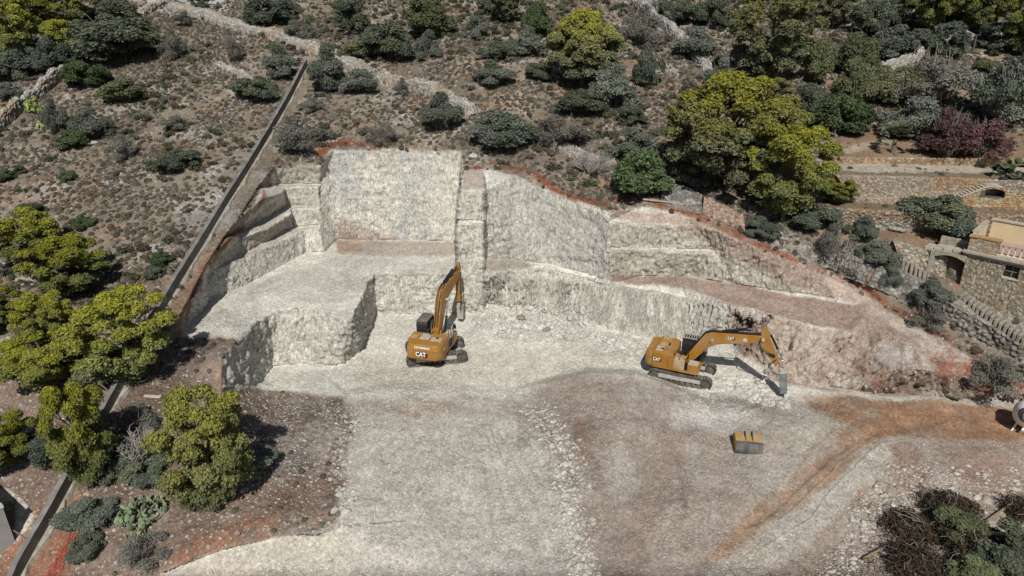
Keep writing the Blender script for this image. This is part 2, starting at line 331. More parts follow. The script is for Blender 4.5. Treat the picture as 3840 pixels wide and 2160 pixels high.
mix(red * (1 + .5 * n3[:, None]), rim * sstep(-.45, .1, n2 + .4 * n3)); SCRUB *= 1 - rim
mix(C3(.13, .09, .065), line([(2050,680),(2262,795),(2420,880),(2576,962)], 3, 6, True) * .6)
# yard floor, rubble, spoil, ramp
mix(C3(.53, .515, .455), zone([(684,925),(860,920),(1000,930),(1500,900),(1560,935),(1300,968),(870,985),(660,978)], 8) * .7)
mix(C3(.47, .44, .37), zone([(900,900),(1500,860),(1560,900),(1500,930),(1300,965),(900,985)], 14, True) * .7)
mix(C3(.36, .355, .34), zone([(1180,800),(1300,750),(1480,800),(1650,860),(1560,880),(1400,850),(1200,860)], 12, True) * .7 * sstep(-.2, .4, n1 + .6 * n3))
spoil = zone([(880,995),(1300,985),(1380,957),(1480,932),(1600,938),(1660,957),(1720,986),(1800,1012),(1960,1000),(2200,1000),(2576,1012),(3300,1012),(3300,1900),(380,1900),(400,1440),(840,1320),(850,1200),(870,1050)], 22, True)
mix(C3(.345, .315, .27), spoil)
mix(C3(.42, .40, .355), zone([(900,1040),(1250,1040),(1400,1160),(1440,1300),(1490,1449),(1500,1800),(400,1800),(840,1340),(870,1120)], 18, True) * spoil * .8)
mix(C3(.30, .25, .21), zone([(1000,1020),(1100,1010),(1180,1030),(1050,1055)], 14, True) * .5)
mix(C3(.235, .185, .155), zone([(1300,985),(1380,957),(1480,936),(1600,942),(1700,985),(1780,1060),(1700,1200),(1640,1400),(1580,1800),(1500,1800),(1480,1440),(1420,1200),(1330,1060)], 14, True) * (.65 + .35 * n1))
mix(C3(.17, .12, .095), zone([(1440,1060),(1480,1055),(1530,1110),(1520,1190),(1440,1170),(1420,1120)], 16, True) * .6)
mix(C3(.30, .27, .24), zone([(1560,940),(1640,950),(1760,1010),(1700,1060),(1560,1010)], 16, True) * .6)
mix(C3(.27, .215, .18), zone([(1650,1100),(2000,1050),(2000,1200),(1800,1400),(1600,1800),(1560,1449)], 18, True) * (.45 + .4 * n1))
mix(C3(.46, .44, .41), zone([(1700,1020),(1850,1030),(1950,1060),(1820,1080),(1700,1070)], 14, True) * .7)
mix(C3(.26, .195, .155), zone([(2050,1150),(2576,1120),(3300,1100),(3300,1900),(2000,1800),(1900,1449),(2100,1250)], 14, True) * (.55 + .4 * n2))
mix(C3(.235, .15, .115), zone([(2200,1130),(2576,1080),(2576,1250),(2400,1290),(2240,1230)], 16, True) * .5)
# orange clay tracks
org = C3(.265, .158, .095)
trk = np.maximum(zone([(2000,990),(2150,1000),(2576,1020),(2800,1040),(2800,1110),(2430,1110),(2250,1110),(2180,1120),(2130,1080),(2050,1040)], 10, True) * .95, 0)
trk = np.maximum(trk, zone([(2120,1080),(2215,1098),(2190,1140),(2085,1215),(2045,1262),(1955,1312),(1855,1378),(1770,1425),(1800,1372),(1895,1290),(1985,1225),(2000,1190)], 13, True) * .72)
trk = np.maximum(trk, line([(2280,1110),(2190,1150),(2100,1240),(1990,1350),(1870,1449)], 5, 16, True) * .38)
mix(org * (1 + .45 * n2[:, None] + .25 * n1[:, None]), trk * spoil * sstep(-1.7, -.35, n1 + n2))
mix(C3(.19, .105, .06), trk * np.maximum(line([(2210,1098),(2330,1088),(2620,1092)], 5, 10) * .7, np.maximum(line([(2200,1040),(2380,1052),(2560,1062)], 2, 5) * .5, line([(2080,1008),(2200,1030),(2360,1040)], 2, 5) * .4)))
mix(C3(.36, .29, .22), trk * np.maximum(line([(2020,1000),(2120,1015),(2200,1060)], 3, 8), line([(2300,1025),(2480,1045)], 3, 6) * .6) * .5)
mix(C3(.39, .37, .325), zone([(2170,1130),(2230,1120),(2250,1160),(2150,1250),(2000,1400),(1900,1440),(1960,1340),(2080,1230)], 9) * .75)
mix(C3(.30, .17, .10), line([(2165,1230),(2175,1224)], 6, 6) * .7)
mix(C3(.24, .14, .10), np.maximum(line([(990,1020),(1040,1040)], 4, 10, True) * .7, line([(1456,1058),(1450,1090)], 3, 5) * .9))
# pale cut bank at the bottom, brown debris slope at bottom left
mix(C3(.45, .415, .35), zone([(400,1440),(560,1380),(680,1350),(840,1330),(900,1449),(900,1800),(300,1800)], 8, True) * .75)
BL = zone([(560,975),(655,980),(870,992),(900,1060),(860,1200),(845,1320),(560,1372),(400,1438),(380,1900),(-900,1900),(-400,1000),(-400,860),(250,900),(395,850),(440,900)], 14, True)
BLg = BL * (1 - pit * sstep(900, 960, py) * (py < 985))
mix(C3(.185, .135, .105) * (1 + .35 * n2[:, None]), BLg * .85); SCRUB *= 1 - .75 * BL
mix(C3(.32, .30, .275), zone([(740,1000),(900,1010),(880,1100),(880,1200),(760,1180),(700,1080)], 24, True) * .65 * sstep(-.5, .2, n2 + n3)); mix(C3(.30, .285, .26), BLg * sstep(.1, .45, fbm(X, Y, Z, .5, 4, 551)) * .5); mix(C3(.14, .10, .08), BLg * sstep(.1, .45, fbm(X, Y, Z, .4, 4, 561)) * .5)
mix(C3(.26, .115, .06), np.maximum(zone([(600,1290),(690,1290),(680,1340),(560,1375),(440,1420),(400,1440),(480,1360)], 18, True), zone([(0,1340),(110,1260),(210,1230),(150,1400),(60,1500),(-200,1600),(-100,1400)], 16, True)) * .62 * sstep(-.55, .15, n2 + .6 * n3))
mix(C3(.225, .12, .075), zone([(180,1300),(260,1290),(160,1449),(90,1449)], 10, True) * .7)
mix(C3(.50, .465, .39), np.maximum(zone([(41,1246),(62,1262),(84,1300),(66,1335),(44,1362),(36,1340)], 6), zone([(-40,1228),(20,1232),(44,1250),(0,1284),(-60,1310)], 5)) * .95)
# terraces by the house
TER = zone([(2105,330),(2900,330),(2900,780),(2576,700),(2385,640),(2240,606),(2150,590),(2085,560),(2085,400)], 3)
mix(C3(.235, .165, .11) * (1 + .3 * n2[:, None]), TER); SCRUB *= 1 - TER * .97
mix(C3(.16, .125, .085), TER * zone([(2060,500),(3000,505),(3000,560),(2060,530)], 3) * .8)
mix(C3(.15, .125, .085), TER * zone([(2060,430),(3000,436),(3000,460),(2060,446)], 2) * .8)
mix(C3(.385, .345, .29), zone([(2060,409),(2360,413),(2900,419),(2900,440),(2350,434),(2060,430)], 1.5) * (.85 + .15 * n3))
mix(C3(.36, .30, .24), zone([(2110,375),(2200,352),(2250,345),(2240,362),(2130,385)], 4) * .8)
mix(C3(.30, .145, .075), zone([(2210,300),(2270,290),(2260,340),(2180,350)], 8, True) * .7)
mix(C3(.25, .11, .06), line([(1700,660),(2060,670)], 1, 1) * 0)
SCRUB *= 1 - zone([(2105,560),(2250,600),(2400,640),(2700,700),(2700,1000),(2400,860),(2200,740),(2000,640)], 4)
# outcrops high on the slope
mix(C3(.36, .355, .34), np.maximum(zone([(350,-10),(600,-10),(545,40),(440,45),(370,20)], 10, True), zone([(430,500),(560,470),(590,530),(520,600),(440,590)], 16, True) * .5) * sstep(-.5, .1, n2 + .4))
mix(C3(.27, .135, .07), zone([(1390,190),(1420,180),(1440,250),(1500,330),(1430,300)], 20, True) * .6)
mix(C3(.165, .115, .09), np.maximum.reduce([line([(1705,1190),(1722,1240),(1728,1300)], 6, 10, True), line([(1690,1130),(1760,1220),(1800,1290)], 3, 8, True) * .7, line([(1200,1170),(1215,1175)], 5, 9, True) * .5, line([(2005,1180),(2035,1120),(2100,1085)], 4, 8, True) * .7, line([(1600,1340),(1640,1420)], 5, 12, True) * .5]) * .75)
mix(C3(.37, .345, .31), np.maximum.reduce([line([(1740,1180),(1790,1260),(1800,1330)], 8, 14, True) * .6, line([(1560,1060),(1640,1090)], 10, 16, True) * .4, line([(1900,1130),(1930,1180)], 10, 14, True) * .4]) * spoil)
mix(C3(.40, .385, .35), spoil * (1 - trk) * sstep(.05, .45, fbm(X * 1.3, Y * .5, Z, .35, 4, 511)) * .35); mix(C3(.20, .155, .13), spoil * (1 - trk) * (px > 1300) * sstep(.1, .5, fbm(X * .9, Y * .5, Z, .3, 4, 521)) * .35)
COL *= (1 + .10 * n4 + .12 * n3)[:, None]; COL = np.clip(COL, .02, .62)

# relief, in metres along the surface
hnx = N0[:, 0] / (np.hypot(N0[:, 0], N0[:, 1]) + 1e-6); hny = N0[:, 1] / (np.hypot(N0[:, 0], N0[:, 1]) + 1e-6); uu = -X * hny + Y * hnx
teeth = np.abs(vnoise(uu * 2.6, Z * .35, uu * 0, 91)) + .5 * np.abs(vnoise(uu * 5.3, Z * .6, uu * 0, 92))
d1, d2, cid = worley(X * 1.1, Y * 1.1, Z * 1.5, 5)
d1b, d2b, cidb = worley(X * 3.1, Y * 3.1, Z * 3.1, 15)
inner = sstep(-40, 20, px) * sstep(2620, 2560, px) * .8 + .2
tw = uu * 2.4 + 1.1 * vnoise(uu * .5, Z * .45, uu * 0, 191); trow = np.floor(Z / 1.3 + .5 * vnoise(uu * .6, Z * 0, uu * 0, 192)); groove = 1 - np.abs((tw + .37 * trow) % 1.0 - .5) * 2
gm = sstep(-.25, .3, vnoise(uu * .7, Z * .6, uu * 0, 193)); d3, d4, cidc = worley(X * 1.9, Y * 1.9, Z * 1.1, 35)
rockd = .13 * fbm(X, Y, Z, .55, 3, 81) + .16 * ridged(X, Y, Z, 1.6, 4, 83) * .7 + .13 * groove * gm + .13 * (cid - .5) + .16 * (cidc - .5) + .09 * (cidb - .5) + .05 * n4
rough_face = zone([(1840,775),(2160,830),(2250,800),(2576,960),(2576,1004),(2160,985),(1930,950),(1840,850)], 10)
lower_face = zone([(1222,684),(1540,712),(1840,770),(1850,850),(1650,858),(1230,775)], 8)
chips = zone([(690,780),(880,800),(905,884),(890,912),(684,921)], 6)
floord = .05 * fbm(X, Y, Z, .8, 4, 85) + .045 * (cidb - .5) * sstep(-.2, .5, fbm(X, Y, Z, .3, 3, 86))
rub = np.clip(zone([(1180,800),(1260,755),(1480,800),(1660,858),(1700,900),(1560,900),(1480,860),(1200,870)], 10) + zone([(1700,1000),(1850,960),(1990,1010),(1900,1040)], 10) + zone([(830,1060),(900,1050),(880,1200),(830,1340),(820,1200)], 14) + zone([(1340,1050),(1430,1130),(1500,1400),(1480,1449),(1440,1449),(1380,1200)], 12) + zone([(2190,1180),(2400,1200),(2300,1300),(2180,1449),(2050,1449),(2150,1300)], 14), 0, 1)
hilld = .14 * fbm(X, Y, Z, .5, 4, 87) + .07 * n3 + .18 * sstep(.15, .5, fbm(X, Y, Z, .35, 4, 41)) * (cid - .2)
D = hilld * (1 - pit) * (1 - TER * .85)
D = D + pit * (STEEP * (rockd * (1 + 1.0 * rough_face) + .42 * groove * lower_face + .14 * (np.abs(vnoise(X * 3.4 + Z, Y * 3.4, Z * 2.4 - X, 95)) * chips)) + (1 - STEEP) * (floord + rub * (.14 * (cid - .3) + .10 * (cidb - .3)) + .12 * rough_face * n2))
D = D + rough_face * (.55 * ridged(X, Y, Z, .55, 4, 96) + .55 * (cid - .5) + .32 * (cidc - .5) + .16 * (cidb - .5)) * pit * sstep(.92, .8, GNz0 := N0[:, 2])
D = D + spoil * (.42 * fbm(X, Y, Z, .16, 3, 88) + .16 * fbm(X, Y, Z, .55, 3, 188) + .04 * fbm(X, Y, Z, 1.6, 3, 89) + .02 * (cidb - .5) * sstep(-.1, .3, fbm(X, Y, Z, .3, 3, 86)))
# wheel and crawler prints in the clay
prn = line([(2150,1010),(2300,1022),(2460,1036)], 5, 3) + line([(2200,1055),(2350,1065),(2500,1080)], 5, 3) + line([(2060,1010),(2200,1040),(2330,1075)], 4, 3)
D = D + np.clip(prn, 0, 1) * .05 * np.sin(X * 16) - .10 * (line([(2200,1092),(2110,1128),(2030,1198),(1960,1268),(1880,1328)], 9, 6)) + .10 * line([(2240,1118),(2215,1122),(2140,1180),(2040,1300),(1900,1400)], 1.5, 3) + .08 * line([(2190,1110),(2120,1160),(2050,1230),(1960,1310)], 1.5, 3)
fan = np.arctan2(px - 1180, py - 940); D = D + .05 * np.sin(fan * 60 + 2 * n1) * zone([(950,1100),(1350,1080),(1470,1700),(600,1700)], 30)
crk = np.maximum.reduce([line([(848,548),(880,560),(935,566),(990,585),(1040,592),(1100,585)], .8, 2.2), line([(1350,560),(1420,610),(1480,640)], .6, 2), line([(1500,575),(1520,600),(1528,640)], .8, 2), line([(1420,700),(1428,740)], .8, 2), line([(1000,430),(1060,452),(1130,470)], .5, 2) * .6, line([(900,400),(960,425)], .5, 2) * .6, line([(1950,860),(1990,900),(2010,950)], 1, 3), line([(2080,880),(2120,930),(2170,950)], 1, 3), line([(2230,870),(2300,880)], 1, 2)])
D = D - .20 * crk; D = D * np.where((px < 862) & (py < 700) & (pit > .5), .62, 1.0)
sx = X + N0[:, 0] * D; sy = Y + N0[:, 1] * D; sz = Z + N0[:, 2] * D
# settle creases between survey points on the open ground
def boxblur(a, k):
    for ax in (0, 1):
        p = np.pad(a, [(k, k) if i == ax else (0, 0) for i in (0, 1)], mode='edge'); c = np.cumsum(p, axis=ax)
        c = np.concatenate([np.zeros_like(np.take(c, [0], axis=ax)), c], axis=ax); n = a.shape[ax]
        a = (np.take(c, range(2 * k + 1, 2 * k + 1 + n), axis=ax) - np.take(c, range(0, n), axis=ax)) / (2 * k + 1)
    return a
Wb = boxblur(boxblur(W.reshape(shp), 9), 9).ravel()
opn = sstep(1015, 1075, py - 30 * np.exp(-((px - 1560) / 250) ** 2)) * (py < 1480) * (px > -30) * (px < 2600)
Ws = W * (1 - opn) + Wb * opn; Wb2 = boxblur(W.reshape(shp), 1).ravel(); Ws = np.where((pit * (py < 1000) > .5) & ~((px < 862) & (py < 700)), Wb2, Ws)
T2 = np.where(low & (px > 0), tl, 1 / Ws)
sx = sx + (T2 - T) * dx; sy = sy + (T2 - T) * dy; sz = sz + (T2 - T) * dz
GP = np.stack([sx, sy, sz], -1); GN = grid_normals(sx, sy, sz)

# ------------------------------------------------------------ helpers for meshes and materials
def newmat(name): 
    m = bpy.data.materials.new(name); m.use_nodes = True; return m, m.node_tree.nodes, m.node_tree.links, m.node_tree.nodes['Principled BSDF']
def mat(name, col, rough=.8, metal=0.0, var=.12, scale=4.0, bump=0.0, bscale=20.0, dirt=None, dirt_amt=.4, attr=None, spec=.3):
    m, N, L, b = newmat(name)
    tc = N.new('ShaderNodeTexCoord'); nz = N.new('ShaderNodeTexNoise'); nz.inputs['Scale'].default_value = scale; nz.inputs['Detail'].default_value = 6; L.new(tc.outputs['Object'], nz.inputs['Vector'])
    hs = N.new('ShaderNodeMix'); hs.data_type = 'RGBA'; hs.blend_type = 'MULTIPLY'; hs.inputs[0].default_value = 1.0
    if attr:
        at = N.new('ShaderNodeAttribute'); at.attribute_name = attr; L.new(at.outputs['Color'], hs.inputs[6])
    else: hs.inputs[6].default_value = (*col, 1)
    mr = N.new('ShaderNodeMapRange'); mr.inputs['From Min'].default_value = .3; mr.inputs['From Max'].default_value = .7; mr.inputs['To Min'].default_value = 1 - var; mr.inputs['To Max'].default_value = 1 + var
    L.new(nz.outputs['Fac'], mr.inputs['Value']); L.new(mr.outputs['Result'], hs.inputs[7])
    out = hs.outputs[2]
    if dirt:
        nd = N.new('ShaderNodeTexNoise'); nd.inputs['Scale'].default_value = scale * .35; nd.inputs['Detail'].default_value = 8; L.new(tc.outputs['Object'], nd.inputs['Vector'])
        m2 = N.new('ShaderNodeMapRange'); m2.inputs['From Min'].default_value = .45; m2.inputs['From Max'].default_value = .7; m2.inputs['To Max'].default_value = dirt_amt; L.new(nd.outputs['Fac'], m2.inputs['Value'])
        md = N.new('ShaderNodeMix'); md.data_type = 'RGBA'; L.new(m2.outputs['Result'], md.inputs[0]); L.new(out, md.inputs[6]); md.inputs[7].default_value = (*dirt, 1); out = md.outputs[2]
    L.new(out, b.inputs['Base Color']); b.inputs['Roughness'].default_value = rough; b.inputs['Metallic'].default_value = metal; b.inputs['Specular IOR Level'].default_value = spec
    if bump:
        bn = N.new('ShaderNodeBump'); bn.inputs['Strength'].default_value = .6; bn.inputs['Distance'].default_value = bump
        n5 = N.new('ShaderNodeTexNoise'); n5.inputs['Scale'].default_value = bscale; n5.inputs['Detail'].default_value = 5; L.new(tc.outputs['Object'], n5.inputs['Vector'])
        L.new(n5.outputs['Fac'], bn.inputs['Height']); L.new(bn.outputs['Normal'], b.inputs['Normal'])
    return m
def ground_mat():
    m, N, L, b = newmat('earth_and_rock')
    at = N.new('ShaderNodeAttribute'); at.attribute_name = 'col'; rk = N.new('ShaderNodeAttribute'); rk.attribute_name = 'rock'; wl_ = N.new('ShaderNodeAttribute'); wl_.attribute_name = 'face'
    tc = N.new('ShaderNodeTexCoord')
    def math_(op, a, c, d=None):
        n = N.new('ShaderNodeMath'); n.operation = op
        for k, v in enumerate((a, c, d)):
            if v is None: continue
            if isinstance(v, (int, float)): n.inputs[k].default_value = v
            else: L.new(v, n.inputs[k])
        return n.outputs[0]
    def rng(v, a, c, lo, hi):
        n = N.new('ShaderNodeMapRange'); L.new(v, n.inputs[0]); n.inputs[1].default_value = a; n.inputs[2].default_value = c; n.inputs[3].default_value = lo; n.inputs[4].default_value = hi; return n.outputs[0]
    def noise(s, d, r=.6, vec=None):
        n = N.new('ShaderNodeTexNoise'); n.inputs['Scale'].default_value = s; n.inputs['Detail'].default_value = d; n.inputs['Roughness'].default_value = r; L.new(vec or tc.outputs['Object'], n.inputs['Vector']); return n.outputs['Fac']
    def vor(s):
        n = N.new('ShaderNodeTexVoronoi'); n.inputs['Scale'].default_value = s; L.new(tc.outputs['Object'], n.inputs['Vector']); return n
    mp = N.new('ShaderNodeMapping'); mp.inputs['Scale'].default_value = (6.0, 6.0, 1.3); L.new(tc.outputs['Object'], mp.inputs['Vector'])
    big = noise(.9, 4, .6); fine = noise(9, 5, .75); st = noise(1.0, 5, .7, mp.outputs[0]); v1 = vor(6.5); v2 = vor(13.0)
    bw = N.new('ShaderNodeRGBToBW'); L.new(v1.outputs['Color'], bw.inputs[0]); bw2 = N.new('ShaderNodeRGBToBW'); L.new(v2.outputs['Color'], bw2.inputs[0])
    peb = math_('MULTIPLY', rng(bw.outputs[0], .2, .8, .84, 1.16), rng(bw2.outputs[0], .2, .8, .86, 1.14)); mix1 = math_('MULTIPLY', peb, rng(fine, .3, .7, .84, 1.16)); mix2 = math_('MULTIPLY', mix1, rng(big, .3, .7, .88, 1.12))
    stc = math_('MULTIPLY_ADD', math_('SUBTRACT', rng(st, .36, .56, .66, 1.06), 1.0), wl_.outputs['Fac'], 1.0); tot = math_('MULTIPLY', mix2, stc)  # scrape streaks on rock faces, with crevice shade put into the colour
    mx = N.new('ShaderNodeMix'); mx.data_type = 'RGBA'; mx.blend_type = 'MULTIPLY'; mx.inputs[0].default_value = 1; L.new(at.outputs['Color'], mx.inputs[6]); L.new(tot, mx.inputs[7])
    L.new(mx.outputs[2], b.inputs['Base Color']); b.inputs['Roughness'].default_value = .95; b.inputs['Specular IOR Level'].default_value = .1
    h = math_('MULTIPLY_ADD', v1.outputs['Distance'], -.6, math_('MULTIPLY_ADD', v2.outputs['Distance'], -.5, math_('MULTIPLY', fine, 1.0)))
    h = math_('MULTIPLY', h, rk.outputs['Fac']); h = math_('MULTIPLY_ADD', math_('MULTIPLY', st, wl_.outputs['Fac']), 1.7, h)
    bn = N.new('ShaderNodeBump'); bn.inputs['Strength'].default_value = .9; bn.inputs['Distance'].default_value = .14
    L.new(h, bn.inputs['Height']); L.new(bn.outputs['Normal'], b.inputs['Normal'])
    return m
M_GROUND = ground_mat()
def link(o, parent=None):
    scene.collection.objects.link(o)
    if parent is not None: o.parent = parent
    return o
def np_mesh(name, V, F, cols=None, mats=(), rock=None, smooth=False, face=None):
    """F: (n,k) int array, all faces of one size"""
    me = bpy.data.meshes.new(name); V = np.asarray(V, np.float32); F = np.asarray(F, np.int32); k = F.shape[1]
    me.vertices.add(len(V)); me.vertices.foreach_set('co', V.ravel())
    me.loops.add(F.size); me.loops.foreach_set('vertex_index', F.ravel())
    me.polygons.add(len(F)); me.polygons.foreach_set('loop_start', np.arange(0, F.size, k, dtype=np.int32))
    if smooth: me.polygons.foreach_set('use_smooth', np.ones(len(F), bool))
    me.update(calc_edges=True)
    if cols is not None:
        at = me.color_attributes.new('col', 'FLOAT_COLOR', 'POINT'); at.data.foreach_set('color', np.concatenate([cols, np.ones((len(V), 1))], 1).astype(np.float32).ravel())
    if rock is not None:
        at = me.attributes.new('rock', 'FLOAT', 'POINT'); at.data.foreach_set('value', np.asarray(rock, np.float32))
    if face is not None:
        at = me.attributes.new('face', 'FLOAT', 'POINT'); at.data.foreach_set('value', np.asarray(face, np.float32))
    for m in mats: me.materials.append(m)
    return me
def tag(o, label=None, cat=None, group=None, kind=None):
    if label: o['label'] = label
    if cat: o['category'] = cat
    if group: o['group'] = group
    if kind: o['kind'] = kind
    return o
idx = np.arange(len(px)).reshape(shp)
Q = np.stack([idx[1:, :-1], idx[1:, 1:], idx[:-1, 1:], idx[:-1, :-1]], -1).reshape(-1, 4)
qc = Q[:, 0]
Fk = STEEP * pit; Rk = np.clip(.55 + .45 * rub + .35 * (1 - pit) * (1 - TER) + .3 * BL, 0, 1.2) * (1 - .3 * spoil * (1 - rub)) * (1 - .4 * Fk) * (.12 + 1.1 * sstep(-.15, .40, fbm(X, Y, Z, .22, 4, 501) + .35 * n2) * 1.0)
zid = np.where(trk * spoil > .5, 3, np.where(pit < .5, 0, np.where((STEEP > .5), 1, 2)))[qc]
for z, nm in enumerate(['hillside', 'rock_face', 'ground', 'dirt_track']):
    f = Q[zid == z]; u, inv = np.unique(f, return_inverse=True)
    o = link(bpy.data.objects.new(nm, np_mesh(nm, GP[u], inv.reshape(-1, 4), COL[u], [M_GROUND], Rk[u], smooth=True, face=Fk[u]))); tag(o, kind='structure')
# lower-lying land all round, out to the horizon
fx = np.linspace(-900, 900, 61); fy = np.linspace(-700, 1100, 61); FX, FY = np.meshgrid(fx, fy)
FZ = np.minimum(hillz(FX, FY), 95) - 5 + 6 * fbm(FX, FY, FX * 0, .01, 3, 7); FZ = np.where(FY < 20, np.maximum(-6 - .0 * FY, -6) + 0 * FX, FZ)
ii = np.arange(FX.size).reshape(FX.shape); fq = np.stack([ii[:-1, :-1], ii[:-1, 1:], ii[1:, 1:], ii[1:, :-1]], -1).reshape(-1, 4)
keep = ~((FX.ravel()[fq[:, 0]] > -140) & (FX.ravel()[fq[:, 0]] < 110) & (FY.ravel()[fq[:, 0]] > -40) & (FY.ravel()[fq[:, 0]] < 170)) 
o = link(bpy.data.objects.new('hills', np_mesh('hills', np.stack([FX, FY, FZ], -1).reshape(-1, 3), fq[keep], np.tile(C3(.14, .13, .08), (FX.size, 1)), [M_GROUND], np.zeros(FX.size), smooth=True))); tag(o, kind='structure')
# sight the ground
vis = np.where((px > -300) & (px < 2900) & (py > -40) & (py < 1780))[0]
_g = GP
bvh = None
qq = Q[(px[qc] > -620) & (px[qc] < 3300) & (py[qc] > -200) & (py[qc] < 2200)]
u, inv = np.unique(qq, return_inverse=True); bvh = BVHTree.FromPolygons([tuple(v) for v in GP[u].tolist()], inv.reshape(-1, 4).tolist())
def hit(px_, py_):
    d = Vector(ray(px_, py_)).normalized(); r = bvh.ray_cast(Vector((0, 0, CAMH)), d); return r[0] if r[0] else point(px_, py_, 'h')[0]
def ground(x, y, z0=60):
    r = bvh.ray_cast(Vector((x, y, z0)), Vector((0, 0, -1))); return r[0].z if r[0] else float(hillz(np.array(x), np.array(y)))
def depth_of(p): return p.y * cp + (CAMH - p.z) * sp
# ------------------------------------------------------------ scattered ground cover: cushion plants, gravel, loose stones
def icos(sub):
    import bmesh
    bm = bmesh.new(); bmesh.ops.create_icosphere(bm, subdivisions=sub, radius=1.0)
    V = np.array([v.co[:] for v in bm.verts]); F = np.array([[v.index for v in f.verts] for f in bm.faces]); bm.free(); return V, F
ICO1, ICO2, ICO3 = icos(1), icos(2), icos(3)
def rock_proto(k, ico=ICO1, flat=.62):
    V, F = ico; r = np.random.default_rng(100 + k); V = V.copy()
    for _ in range(7):                                     # chop with random planes so it breaks in facets
        n = r.normal(size=3); n /= np.linalg.norm(n); h = .55 + .3 * r.random(); d = V @ n; V -= np.outer(np.maximum(d - h, 0), n)
    V *= (1, .6 + .35 * r.random(), flat); V += r.normal(size=V.shape) * .03
    return V, F
def tuft_proto(k):
    r = np.random.default_rng(200 + k); V, F = ICO2; V = V.copy(); V[:, 2] = np.maximum(V[:, 2], -.15)
    V *= (.78 + .34 * r.random(len(V)))[:, None]; V[:, 2] *= .75; vs = [V]; fs = [F]; o = len(V)
    for i in range(26):
        a = r.random() * 6.283; e = .25 + 1.2 * r.random(); L_ = 1.0 + .35 * r.random(); d = np.array([math.cos(a) * math.cos(e), math.sin(a) * math.cos(e), math.sin(e)])
        t = np.cross(d, r.normal(size=3)); t /= np.linalg.norm(t); b = d * .45
        vs.append(np.array([b + t * .12, b - t * .12, d * L_ * (1, 1, .8)])); fs.append(np.array([[o, o + 1, o + 2]])); o += 3
    return np.concatenate(vs), np.concatenate(fs)
def scatter(name, protos, P, S, C, squash=None, mats=None, sink=.15, tiltN=None, smooth=False):
    n = len(P); kind = RNG.integers(0, len(protos), n); VV = []; FF = []; CC = []; off = 0
    ang = RNG.random(n) * 6.283
    for k, (V, F) in enumerate(protos):
        ids = np.where(kind == k)[0]
        if len(ids) == 0: continue
        c, s = np.cos(ang[ids])[:, None], np.sin(ang[ids])[:, None]
        x = V[None, :, 0] * c - V[None, :, 1] * s; y = V[None, :, 0] * s + V[None, :, 1] * c; z = np.repeat(V[None, :, 2], len(ids), 0)
        if tiltN is not None:
            nn = tiltN[ids]; z = z - np.clip((x * nn[:, :1] + y * nn[:, 1:2]) / np.maximum(nn[:, 2:3], .6) * .9, -.4, .4)
        v = np.stack([x, y, z], -1) * S[ids][:, None, None]; v[:, :, 2] += 0
        v += P[ids][:, None, :]; v[:, :, 2] -= (S[ids] * sink)[:, None] * (-1 if sink < 0 else 1)
        f = F[None] + (np.arange(len(ids)) * len(V))[:, None, None] + off
        VV.append(v.reshape(-1, 3)); FF.append(f.reshape(-1, 3)); CC.append(np.repeat(C[ids], len(V), 0)); off += len(ids) * len(V)
    return np_mesh(name, np.concatenate(VV), np.concatenate(FF), np.concatenate(CC), mats, smooth=smooth)
def pick(mask, cell, seed):
    """one ground vertex per cell of the given size, where mask (0..1) allows it"""
    r = np.random.default_rng(seed); cand = np.where((px > -60) & (px < 2640) & (py > -30) & (py < 1500))[0]
    cand = r.permutation(cand); key = np.floor(GP[cand, 0] / cell).astype(np.int64) * 100003 + np.floor(GP[cand, 1] / cell).astype(np.int64) * 313 + np.floor(GP[cand, 2] / (cell * 3)).astype(np.int64)
    _, i = np.unique(key, return_index=True); c = cand[i]; return c[r.random(len(c)) < mask[c]]
M_SCRUB = mat('scrub_leaves', None, rough=.95, var=.25, scale=6, attr='col', spec=.05)
M_STONE = mat('loose_stone', None, rough=.95, var=.18, scale=7, attr='col', bump=.03, bscale=14, spec=.1)
flat_ok = sstep(.45, .65, GN[:, 2])
OFFWALL = 1 - np.clip(line([(790,150),(700,330),(600,510),(500,700),(410,870),(330,980),(230,1150),(60,1449)], 22, 6), 0, 1)
dens = SCRUB * OFFWALL * flat_ok * (1 - BL) * (.3 + .7 * sstep(-.3, .15, fbm(X, Y, Z, .22, 3, 301)))
t_ = pick(np.clip(dens, 0, 1) * 1.0, .50, 11); S = .14 + .16 * RNG.random(len(t_)) ** 1.3
base = np.array([[.085,.075,.057],[.068,.063,.048],[.11,.092,.07],[.075,.055,.042],[.125,.12,.098]])
C = base[RNG.integers(0, 5, len(t_))] * (.75 + .5 * RNG.random((len(t_), 1)))
g = link(bpy.data.objects.new('scrub_grass', scatter('scrub_grass', [tuft_proto(k) for k in range(6)], GP[t_], S, C, mats=[M_SCRUB], sink=.05, tiltN=GN[t_]))); tag(g, 'low dark cushion scrub dotted over the stony hillside above the quarry', 'scrub', kind='stuff')
